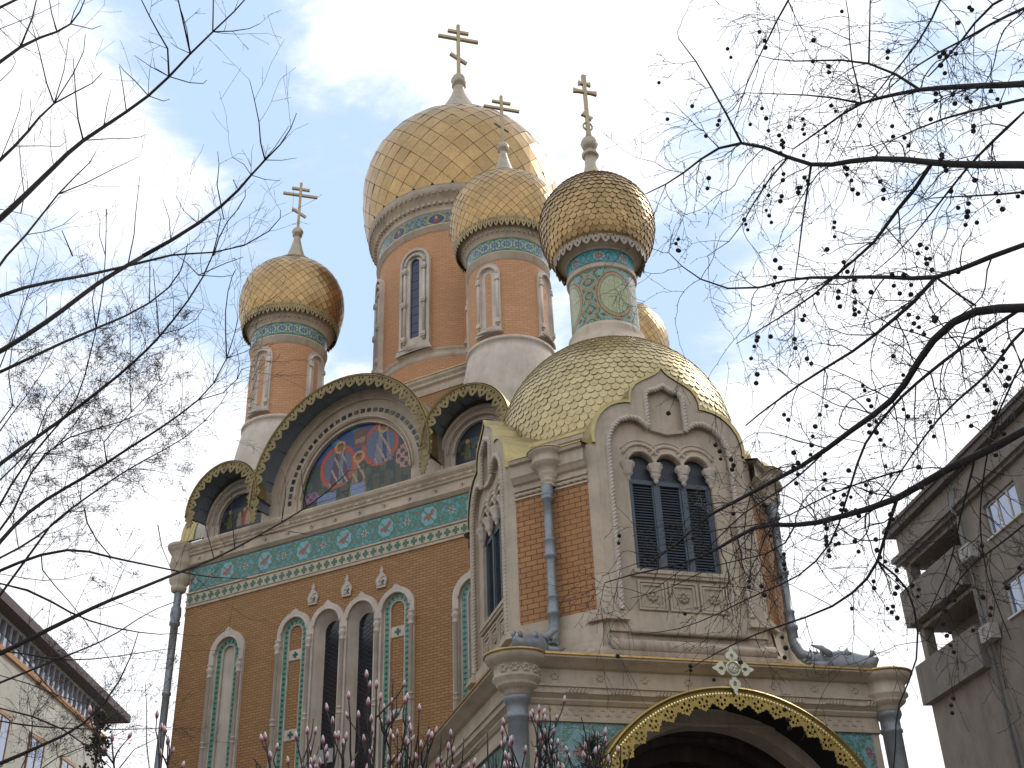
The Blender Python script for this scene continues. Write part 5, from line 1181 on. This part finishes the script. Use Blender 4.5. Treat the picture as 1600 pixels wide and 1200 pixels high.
# --- bare tree on the left: long sweeping boughs with upright shoots
def c3(L): return [(x/3, y/3) for x, y in L]
def c4(L): return [(x/3, 400+y/3) for x, y in L]
def c5(L): return [(x/3, 800+y/3) for x, y in L]
Dl = lambda x, y: 8.6+.0014*x+.0005*(y-400)+.3*sin(x*.008-y*.003)
LT = at(-900, 1100, 9.5); lx, ly = LT.x, LT.y
T2 = Tree(Dl, 5, .0013)
def pre_l(p0, r0, dr=(1, .7)):
    e = at(p0[0]-260, p0[1]+230, Dl(-260, p0[1])); z = max(1.8, min(e.z-.6, 6.5))
    return [((lx, ly, z), r0*1.8), (((lx+e.x)/2, (ly+e.y)/2, (z+e.z)/2-.1), r0*1.5), (e, r0*1.2)]
LL = [
 (c3([(0, 1025), (190, 840), (380, 660), (590, 525), (700, 450), (790, 370), (890, 245), (1000, 145), (1100, 60), (1190, -50)]), 9, 1.6, 1),
 (c3([(1000, 145), (1000, 0), (1000, -60)]), 2.2, 1.6, 0), (c3([(890, 245), (860, 100), (835, 0), (820, -60)]), 3, 1.6, 0), (c3([(835, 305), (740, 150), (660, 0), (640, -60)]), 3, 1.2, 0),
 (c3([(910, 220), (870, 130), (850, 50)]), 1.6, .9, 0), (c3([(870, 265), (830, 215), (800, 200)]), 1.4, .7, 0),
 (c3([(790, 370), (900, 390), (970, 400), (970, 375)]), 1.8, .9, 0), (c3([(690, 470), (790, 480), (795, 465)]), 1.6, .8, 0), (c3([(1000, 150), (1180, 140), (1220, 110)]), 2, .9, 0), (c3([(1000, 160), (1070, 160), (1060, 115)]), 1.5, .8, 0),
 (c3([(595, 520), (575, 400), (560, 310)]), 1.8, .9, 0), (c3([(380, 655), (355, 470), (350, 350), (342, 265)]), 2.8, 1, 0), (c3([(420, 650), (600, 655), (680, 640), (683, 630)]), 1.7, .8, 0), (c3([(480, 590), (500, 500), (520, 420)]), 1.6, .8, 0),
 (c3([(690, 450), (640, 370), (560, 325), (558, 300)]), 1.8, .8, 0), (c3([(770, 380), (720, 310), (630, 260)]), 1.6, .8, 0), (c3([(745, 400), (720, 300), (718, 270)]), 1.4, .7, 0), (c3([(815, 330), (790, 285), (755, 265)]), 1.3, .7, 0),
 (c3([(0, 750), (130, 620), (240, 480), (350, 430), (450, 395), (480, 340)]), 5, 1, 1), (c3([(240, 480), (200, 300), (160, 150), (150, 120)]), 2.4, 1, 0), (c3([(265, 465), (350, 340), (410, 230), (400, 160)]), 2, .9, 0), (c3([(255, 470), (310, 340), (322, 180)]), 1.8, .9, 0),
 (c3([(130, 620), (160, 540), (140, 450)]), 1.4, .7, 0), (c3([(100, 655), (200, 690), (300, 700), (315, 660)]), 1.6, .8, 0), (c3([(190, 545), (220, 560), (180, 650)]), 1.2, .7, 0), (c3([(0, 690), (60, 640), (100, 500), (105, 420)]), 1.4, .8, 0),
 (c3([(0, 290), (100, 210), (180, 175), (280, 150), (330, 120), (380, 60), (405, -20)]), 5, 1.4, 1), (c3([(330, 125), (460, 150), (475, 120)]), 1.6, .8, 0), (c3([(125, 190), (150, 90), (175, -20)]), 3, 1.6, 0), (c3([(260, 150), (240, 60), (228, -20)]), 2.2, 1.2, 0), (c3([(300, 130), (350, 60), (385, -20)]), 1.6, 1, 0), (c3([(170, 175), (90, 90), (10, 30), (-40, 10)]), 1.4, .9, 0), (c3([(0, 135), (100, 95), (200, 60), (280, 15)]), 1.4, .8, 1), (c3([(0, 35), (90, -5), (140, -40)]), 4, 3, 1),
 (c3([(0, 380), (60, 330), (90, 280), (60, 265)]), 1.3, .7, 1), (c3([(0, 170), (80, 210), (140, 240)]), 1.2, .7, 0),
 (c3([(670, 1200), (800, 1130), (930, 1050), (1050, 960), (1180, 820), (1230, 750), (1330, 680), (1365, 600), (1390, 530)]), 6.5, 1, 0),
 (c3([(1220, 760), (1222, 580), (1190, 460), (1170, 375)]), 2.6, .9, 0), (c3([(1230, 755), (1330, 755), (1390, 740)]), 1.4, .7, 0), (c3([(1180, 825), (1240, 845), (1315, 848)]), 1.4, .7, 0), (c3([(1185, 805), (1150, 770), (1090, 738)]), 1.4, .8, 0), (c3([(1190, 800), (1300, 690), (1355, 590)]), 1.5, .8, 0),
 (c3([(1000, 990), (1035, 750), (1020, 710)]), 2, .8, 0), (c3([(1000, 1200), (1050, 1030), (1130, 990), (1160, 900), (1150, 890)]), 2.2, .9, 0), (c3([(1050, 960), (1050, 1030)]), 1.8, 1.5, 0),
 (c3([(890, 1065), (860, 980), (825, 915)]), 1.5, .8, 0), (c3([(810, 1125), (800, 1020), (762, 930)]), 1.5, .8, 0), (c3([(1090, 900), (1085, 810), (1110, 850)]), 1.3, .7, 0), (c3([(950, 1030), (940, 980), (905, 960)]), 1.2, .7, 0),
 (c4([(-60, 480), (0, 450), (130, 370), (300, 250), (450, 130), (600, 40), (670, 2)]), 8, 6, 1),
 (c4([(-60, 210), (0, 190), (100, 145), (250, 115), (400, 95), (560, 55), (700, 20), (790, 0)])+c3([(780, 1200), (860, 1185), (1000, 1190), (1150, 1165), (1280, 1080), (1330, 1010), (1315, 985)]), 6, 1, 1),
 (c4([(-60, 570), (0, 545), (150, 475), (300, 400), (450, 340), (600, 280), (700, 225), (800, 150), (860, 70), (870, -20), (880, -60)]), 5.5, 1, 1),
 (c4([(700, 225), (705, 100), (700, 20)]), 1.8, .9, 0), (c4([(745, 370), (740, 260), (718, 60)]), 2, .9, 0), (c4([(450, 340), (470, 250), (490, 100), (495, 0), (500, -220)]), 2, .9, 0), (c4([(400, 350), (430, 200), (470, 60)]), 2, 1, 0),
 (c4([(930, 90), (870, 20), (820, -10)]), 1.8, .9, 0), (c4([(950, 95), (1050, 100), (1105, 95), (1100, 70)]), 1.4, .8, 0), (c4([(985, 55), (1060, 35), (1140, 5)]), 1.8, 1, 0),
 (c4([(780, 370), (850, 340), (930, 310), (955, 240)]), 1.8, .9, 0),
 (c3([(620, 1200), (632, 1000), (655, 825)]), 2, .8, 0), (c3([(500, 1200), (497, 1060), (497, 975)]), 1.6, .9, 0), (c3([(340, 1200), (290, 1080)]), 2.5, 1.2, 0), (c3([(480, 1200), (450, 1100), (485, 1020), (455, 995)]), 1.3, .7, 0),
 (c5([(-60, 690), (0, 665), (130, 600), (350, 490), (520, 410), (700, 340), (830, 285), (1000, 225), (1100, 170), (1200, 120)])+[(440, 815), (480, 795), (515, 765), (536, 745), (545, 735)], 7.5, 1.2, 1),
 ([(470, 800), (476, 760), (470, 730)], 1.8, .9, 0), ([(445, 805), (448, 770), (445, 745)], 1.6, .8, 0), ([(360, 835), (363, 800), (362, 770)], 1.6, .8, 0), ([(325, 860), (322, 820), (315, 790)], 1.6, .8, 0), ([(420, 826), (445, 828), (480, 835)], 1.4, .8, 0),
 (c5([(0, 275), (180, 200), (330, 165), (500, 210), (700, 250), (820, 275), (1000, 310), (1200, 310)]), 5, 1.1, 1),
 (c5([(0, 335), (130, 350), (250, 430), (400, 510), (550, 550), (750, 580), (820, 570)]), 4, 1, 1),
 (c5([(-60, 1200), (0, 1180), (200, 1090), (380, 1010), (500, 900), (560, 790), (620, 680), (650, 560)]), 6.5, 1.2, 1),
 (c5([(0, 800), (150, 740), (350, 660), (560, 570), (650, 490), (820, 420)]), 3.5, 1, 1),
 (c5([(0, 650), (130, 665), (300, 700), (450, 690), (650, 660), (800, 640)]), 3, 1, 1),
 (c5([(395, -20), (400, 50), (440, 120), (520, 210)]), 2.6, 1.8, 0),
 (c5([(0, 980), (200, 1010), (500, 1020), (800, 1010)]), 3, 1, 1),
 (c5([(150, 200), (250, 340), (400, 500), (480, 640), (560, 770)]), 2, .8, 0), (c5([(740, 60), (745, 160), (800, 265)]), 1.8, .9, 0), (c5([(525, 405), (570, 280), (600, 230)]), 1.2, .7, 0),
]
for pts, w0, w1, ed in LL:
    pre = pre_l(pts[0], w0/2/FPX*9) if ed else None
    nodes = T2.limb(pts, w0, w1, 7 if w0 > 3 else 5, pre=pre, wig=1.6)
    for i, (p, d, r) in enumerate(nodes):
        if i < 1 or T2.R.random() < (.30 if w0 > 2.5 else .72): continue
        sd = d.cross(Vector((0, 1, 0))).normalized()*(1 if T2.R.random() < .5 else -1)
        nd = (d*T2.R.uniform(.3, 1.0)+sd*T2.R.uniform(.4, 1.0)+Vector((0, T2.R.uniform(-.5, .5), .35))).normalized()
        T2.twig(p, nd, T2.R.uniform(.12, .55), max(.0017, min(.003, r*.45)), 1, up=.25, wander=.22, kids=2, step=.06, kl=.5)
bt = thing('bare_tree', 'leafless tree at the left with long sweeping dark boughs and thin upright shoots', 'tree', (lx, ly, 0))
T2.b.tube([(lx, ly, -.1), (lx, ly, 2), (lx-.1, ly+.1, 4.5), (lx-.3, ly, 7), (lx-.5, ly, 9.5)], [.28, .22, .19, .12, .03], 12)
IM = Matrix.Translation((-lx, -ly, 0))
T2.buds(T2.t, 4, .004)
make('trunk_and_boughs', shift(T2.b, IM), m_bark2, bt, norm=False); make('twigs', shift(T2.t, IM), m_bark2, bt, norm=False)
# --- finer tree behind it, twigs crowded with dry purple-brown seed bunches
Df = lambda x, y: 13.5+.002*x+.4*sin(x*.01)
T3 = Tree(Df, 9, .0017); FT = at(-300, 1600, 15); fx, fy = FT.x, FT.y
def pre_f(p0, r0):
    e = at(p0[0]-80, p0[1]+110, Df(*p0)); z = max(1.5, min(e.z-2.5, 5.5)); return [((fx, fy, z), r0*1.7), (e, r0*1.2)]
seeds = G()
FL = [
 (c4([(0, 975), (200, 830), (380, 700), (560, 560), (750, 380), (880, 220), (960, 90), (1000, 0), (1035, -180)]), 6, 1.4, 1, 1),
 (c4([(0, 1340), (130, 1200), (300, 1090), (500, 970), (700, 840), (850, 735), (930, 680), (1000, 610), (1070, 490), (1110, 330), (1115, 290)]), 6, 1, 1, 1),
 (c4([(930, 685), (1060, 650), (1130, 580), (1125, 500), (1110, 440)]), 2, 1, 0, 0), (c4([(1060, 490), (1050, 250), (1090, 80), (1105, 65)]), 2.2, .9, 0, 0), (c4([(1050, 555), (1140, 530), (1200, 510)]), 1.8, .9, 0, 0), (c4([(1085, 480), (1150, 450), (1200, 420)]), 1.8, .9, 0, 0),
 (c4([(240, 1260), (310, 1200), (450, 1100), (600, 1000), (750, 920), (860, 860), (950, 790), (1060, 670), (1065, 640)]), 3.5, .9, 1, 1),
 (c4([(-60, 1300), (0, 1150), (150, 930), (300, 760), (370, 680), (400, 550), (450, 370), (490, 100)]), 3.6, 1, 1, 1),
 (c4([(60, 1200), (190, 930), (320, 830), (480, 810), (650, 740)]), 3.4, 1.2, 1, 1),
 (c4([(0, 1050), (180, 880), (195, 760), (210, 720), (340, 570)]), 2.6, 1, 1, 1), (c4([(150, 1000), (300, 860), (460, 640), (560, 520), (620, 440)]), 2.4, .9, 0, 1), (c4([(430, 950), (540, 800), (610, 740), (700, 650), (800, 510)]), 2.4, .8, 0, 1),
 (c4([(610, 740), (612, 500), (610, 250)]), 1.8, .9, 0, 1), (c4([(0, 820), (120, 660), (200, 560), (260, 420)]), 2, .8, 1, 1), (c4([(0, 520), (90, 300), (150, 120), (180, 0)]), 1.8, .8, 1, 1), (c4([(60, 700), (20, 560), (60, 420), (110, 200)]), 1.8, .8, 1, 1),
 (c3([(30, 1200), (130, 1100), (200, 1000), (270, 910), (350, 820), (440, 760), (450, 710)]), 3.6, 1, 1, 0), (c3([(270, 910), (400, 870), (520, 790), (650, 735)]), 2.4, .8, 0, 0), (c3([(0, 980), (140, 1060), (110, 900), (90, 700), (85, 600)]), 2, .8, 1, 0), (c3([(130, 1105), (300, 1070), (370, 990)]), 1.4, .7, 0, 0),
 (c5([(0, 215), (170, 120), (320, 0)]), 3.4, 2.5, 1, 1), (c5([(0, 290), (200, 330), (300, 320), (400, 290)]), 1.8, .8, 1, 1), (c5([(0, 920), (150, 950), (300, 1010), (420, 1100), (520, 1200)]), 3, 1.4, 1, 1), (c5([(100, 1200), (160, 1100), (160, 1000), (130, 850)]), 2.4, 1, 1, 1),
 (c5([(0, 560), (130, 700), (260, 860), (400, 980)]), 2.2, 1, 1, 1), (c5([(480, 1200), (470, 1080), (440, 950), (460, 850)]), 2.2, 1, 1, 1), (c5([(700, 1200), (680, 1080), (690, 900), (680, 800)]), 2, .8, 1, 0), (c5([(560, 1200), (600, 1100), (760, 1050)]), 2, .8, 1, 0),
 (c5([(200, 1200), (240, 1150), (400, 1100), (520, 1060), (640, 1000)]), 2.4, .8, 1, 1),
 (c5([(-20, 760), (140, 790), (280, 880), (420, 900), (520, 930)]), 2, .8, 1, 1)]
for pts, w0, w1, ed, sd_ in FL:
    pre = pre_f(pts[0], w0/2/FPX*13.5) if ed else None
    nodes = T3.limb(pts, w0, w1, 6 if w0 > 3 else 4, pre=pre, wig=2)
    for i, (p, d, r) in enumerate(nodes):
        if i < 1 or T3.R.random() < (.05 if sd_ else .45): continue
        for _ in range((3 if pts[0][1] > 780 else 2) if sd_ else 1):
            s_ = d.cross(Vector((0, 1, 0))).normalized()*(1 if T3.R.random() < .5 else -1)
            nd = (d*T3.R.uniform(.3, 1.0)+s_*T3.R.uniform(.4, 1.1)+Vector((0, T3.R.uniform(-.5, .5), .25))).normalized()
            rec = T3.twig(p, nd, T3.R.uniform(.25, .95), max(.0024, min(.004, r*.45)), 2 if sd_ else 1, up=.12, wander=.4, kids=3, step=.1, kl=.45)
        if sd_ and 0:
            pass
R3 = T3.R
for p, d, l in T3.tips:
    x, y = inpix(p)
    if 15 < x < 300 and (480 < y < 780 or 780 < y < 1180) and R3.random() < (.55 if y < 760 else .32) and p.y > 5:
        for q in range(R3.randint(5, 12)):
            o = p+Vector([R3.gauss(0, .035) for _ in range(3)]); a = Vector([R3.gauss(0, 1) for _ in range(3)]).normalized()*R3.uniform(.008, .017); b = a.cross(Vector([R3.gauss(0, 1) for _ in range(3)])).normalized()*.0045
            seeds.add([o-a, o+b, o+a, o-b], [(0, 1, 2, 3)]); seeds.tube([p, o], .0011, 3, cap=False)
ft = thing('seeding_tree', 'fine twigged leafless tree at the left crowded with small purplish dry seed bunches', 'tree', (fx, fy, 0))
T3.b.tube([(fx, fy, -.1), (fx, fy, 2.5), (fx-.1, fy, 5.5), (fx-.2, fy, 8.5)], [.2, .16, .11, .03], 10)
IM = Matrix.Translation((-fx, -fy, 0))
make('trunk_and_boughs', shift(T3.b, IM), m_bark2, ft, norm=False); make('twigs', shift(T3.t, IM), m_bark2, ft, norm=False); sd = make('seed_bunches', shift(seeds, IM), m_seedc, ft, norm=False); sd['kind'] = 'stuff'
# --- magnolias in bud
M = Mat('magnolia_petal'); sp = M.n('ShaderNodeSeparateXYZ'); M.l(M.obj(), sp.inputs[0]); mrn = M.n('ShaderNodeMapRange', inp={0: sp.outputs[2], 1: .01, 2: .06}); nz = M.noise(60, 3, .5)
ad = M.n('ShaderNodeMath', operation='ADD', inp={0: mrn.outputs[0], 1: -.15}); ad2 = M.n('ShaderNodeMath', operation='MULTIPLY_ADD', inp={0: nz, 1: .3, 2: ad.outputs[0]})
M.col(M.ramp(ad2.outputs[0], [(.0, (.22, .05, .09)), (.35, (.42, .19, .24)), (.62, (.62, .48, .48)), (1, (.72, .64, .61))])).set(.5); M.b.inputs['Subsurface Weight'].default_value = 0.0; m_petal = M.m
m_leafb = plain('young_leaf', (.17, .19, .06), .7)
def budmesh():
    g = G()
    for k in range(3):
        a = 2*pi*k/3; c_ = (.0018*cos(a), .0018*sin(a)); g.lathe([(.002, .0), (.008, .008), (.0125, .022), (.0120, .036), (.0085, .052), (.004, .064), (.0008, .070)], 9, c_, flute=(3, .06))
    return g
def magnolia(name, label, base, tips, rs, nmax):
    T = Tree(lambda x, y: 6.4, rs); bx, by = base
    root = thing(name, label, 'tree', (bx, by, 0), 0, 'magnolias budding in front of the church')
    IM = Matrix.Translation((-bx, -by, 0)); B = G(); buds = []
    hub = [Vector((bx+T.R.uniform(-.25, .25), by+T.R.uniform(-.2, .2), 1.0+T.R.uniform(0, .5))) for _ in range(5)]
    B.tube([(bx, by, -.05), (bx+.03, by, .5), (bx, by, 1.0)], [.08, .06, .05], 10)
    for h in hub: B.tube([Vector((bx, by, .8)), (Vector((bx, by, .8))+h)/2, h], [.045, .038, .03], 8)
    for (px, py, dd) in tips:
        e = at(px, py, dd); h = min(hub, key=lambda q: (q.xy-e.xy).length+T.R.uniform(0, .3))
        m1 = h.lerp(e, .4)+Vector((T.R.uniform(-.1, .1), T.R.uniform(-.1, .1), .12)); m2 = h.lerp(e, .75)+Vector((T.R.uniform(-.05, .05), T.R.uniform(-.05, .05), .05))
        pts = []
        for i in range(13):
            t = i/12; q = h*(1-t)**3+m1*3*t*(1-t)**2+m2*3*t*t*(1-t)+e*t**3; pts.append(q+Vector([T.R.gauss(0, .008) for _ in range(3)]) if 0 < i < 12 else q)
        rad = [.016*(1-t)+.0035*t for t in [i/12 for i in range(13)]]; B.tube(pts, rad, 6); d = (pts[-1]-pts[-2]).normalized(); buds.append((e, d, 1))
        for j in range(T.R.randint(3, 5)):
            i = T.R.randint(5, 11); p = pts[i]; dr = (pts[i+1]-pts[i]).normalized(); a = Vector([T.R.gauss(0, 1) for _ in range(3)]).normalized()
            nd = (dr+a.cross(dr).normalized()*T.R.uniform(.5, 1.0)).normalized(); L = T.R.uniform(.10, .30); q = p.copy(); tp = [q.copy()]
            for k in range(5): nd = (nd+Vector((T.R.gauss(0, .2), T.R.gauss(0, .2), .22+T.R.gauss(0, .15)))).normalized(); q = q+nd*L/5; tp.append(q.copy())
            B.tube(tp, [.0045, .0042, .004, .0036, .003, .003], 5); 
            (buds.append((q, nd, T.R.uniform(.7, 1.05))) if T.R.random() < .8 else buds.append((q, nd, .35)))
            if T.R.random() < .5:
                k = T.R.randint(1, 4); s_ = Vector([T.R.gauss(0, 1) for _ in range(3)]).normalized(); B.tube([tp[k], tp[k]+s_*.03+Vector((0, 0, .02)), tp[k]+s_*.04+Vector((0, 0, .05))], [.003, .0025, .002], 4); buds.append((tp[k]+s_*.04+Vector((0, 0, .05)), (s_*.4+Vector((0, 0, 1))).normalized(), T.R.uniform(.3, .8)))
    make('branches', shift(B, IM), m_bark2, root, norm=False)
    T.R.shuffle(buds); buds.sort(key=lambda b: 0 if (-20 < inpix(b[0])[1] < 1215) else 1); proto = None; lf = G()
    for (p, d, s_) in buds[:nmax]:
        if s_ < .4: 
            for k in range(3):
                a = Vector([T.R.gauss(0, 1) for _ in range(3)]).normalized()*.005; lf.add([p, p+d*.02+a*1.5, p+d*.045, p+d*.02-a], [(0, 1, 2, 3)])
            continue
        if proto is None: proto = make('bud', budmesh(), m_petal, root, norm=False); o = proto
        else: o = proto.copy(); C.objects.link(o)
        o.location = (p.x-bx, p.y-by, p.z); o.rotation_euler = (d+Vector((0, 0, .8))).to_track_quat('Z', 'Y').to_euler(); f = .34+.36*s_; o.scale = (f*.95*T.R.uniform(.8, 1.2), f*.95, f)
        lf.add([p-d*.004, p+Vector((.008, 0, .012)), p+Vector((.006, .004, .026)), p+Vector((0, .007, .01))], [(0, 1, 2, 3)])
    bs_ = make('leaf_buds', shift(lf, IM), m_leafb, root, norm=False); bs_['kind'] = 'stuff'
R4 = random.Random(8)
tipsA = [(588, 1063, 6.3), (612, 1075, 6.4), (636, 1082, 6.5), (545, 1080, 6.4), (575, 1090, 6.2), (520, 1120, 6.3), (505, 1150, 6.1), (480, 1135, 6.5), (560, 1110, 6.5), (600, 1100, 6.3), (655, 1100, 6.4), (670, 1120, 6.2), (690, 1135, 6.4), (640, 1130, 6.3), (610, 1140, 6.1), (540, 1145, 6.2), (700, 1160, 6.3), (725, 1140, 6.5), (660, 1165, 6.2), (580, 1165, 6.3), (625, 1175, 6.4), (470, 1170, 6.2), (500, 1185, 6.3), (550, 1190, 6.2), (600, 1200, 6.3), (680, 1195, 6.3), (740, 1185, 6.2), (450, 1195, 6.4), (415, 1145, 6.1), (422, 1175, 6.1)]
tipsB = [(762, 1130, 6.4), (785, 1135, 6.3), (800, 1150, 6.2), (775, 1165, 6.3), (820, 1165, 6.4), (842, 1118, 6.2), (852, 1116, 6.3), (865, 1135, 6.2), (860, 1165, 6.3), (890, 1175, 6.4), (915, 1160, 6.2), (935, 1165, 6.3), (950, 1180, 6.2), (835, 1190, 6.3), (880, 1195, 6.2), (790, 1190, 6.2), (970, 1150, 6.4), (905, 1195, 6.3)]
tipsC = [(175, 1160, 6.2), (205, 1150, 6.3), (228, 1165, 6.3), (250, 1185, 6.2), (232, 1120, 6.5), (190, 1190, 6.2), (262, 1165, 6.3), (215, 1185, 6.3), (305, 1180, 6.4)]
tipsA = [(x, y+14, d) for x, y, d in tipsA]+[(x+R4.uniform(-20, 20), y+R4.uniform(10, 60), d) for x, y, d in tipsA[5:]]
tipsB = [(x, y+14, d) for x, y, d in tipsB]+[(x+R4.uniform(-20, 20), y+R4.uniform(10, 50), d) for x, y, d in tipsB]
tipsC = tipsC[::3]
def mb(px, d): v = at(px, 1300, d); return (v.x, v.y+.1)
magnolia('magnolia_tree', 'magnolia with many pink buds in front of the lancet windows', mb(580, 6.4), tipsA, 31, 100)
magnolia('magnolia_tree', 'smaller magnolia with pink buds below the blue grey porch column', mb(860, 6.4), tipsB, 32, 64)
magnolia('magnolia_tree', 'sparse magnolia with few buds beside the corner drainpipe, lowest left', mb(230, 6.4), tipsC, 33, 26)
# --- evergreen tip in front of the porch and ivy on a stump far left
def leafy(name, label, cx, cy, dist, spx, spy, n, size, mat, rs, needle=False):
    Rr = random.Random(rs); c0 = at(cx, cy, dist); root = thing(name, label, 'shrub', (c0.x, c0.y, 0)); tr = G(); lf = G(); k = dist/FPX
    tr.tube([(0, 0, -.05), (.03, 0, c0.z*.5), (0, 0, c0.z+spy*k*.6)], [.06*dist/7, .04*dist/7, .006], 8)
    for i in range(n//14):
        z = c0.z+Rr.uniform(-1, 1)*spy*k; t = (z-(c0.z-spy*k))/(2*spy*k); rr = spx*k*(1.05-t*.8)*Rr.uniform(.5, 1.1); a = Rr.uniform(0, 2*pi); e = Vector((rr*cos(a), rr*sin(a)*.8, z+rr*.35)); s0 = Vector((0, 0, z-rr*.2)); tr.tube([s0, (s0+e)/2+Vector((0, 0, .02)), e], [.008, .006, .002], 4)
        for j in range(22):
            q = s0.lerp(e, Rr.uniform(.25, 1.0))+Vector([Rr.gauss(0, size*.6) for _ in range(3)]); d = Vector([Rr.gauss(0, 1) for _ in range(3)]).normalized(); b = d.cross(Vector((.3, .5, .8))).normalized()*size*(.09 if needle else .42); d = (d+(e-s0).normalized()*(.8 if needle else .2))*size
            lf.add([q, q+d*.5+b, q+d, q+d*.5-b], [(0, 1, 2, 3)])
    make('stems', tr, m_bark2, root, norm=False); make('foliage', lf, mat, root, norm=False)
leafy('evergreen_shrub', 'dark green conifer tip at the left foot of the golden canopy', 925, 1195, 7.6, 34, 34, 420, .04, plain('dark_needles', (.028, .055, .035), .8), 3, True)
leafy('ivy_stump', 'ivy covered stump in the lower left corner before the cream building', 150, 1185, 15, 26, 60, 420, .05, plain('ivy_leaf', (.045, .07, .025), .7), 4)
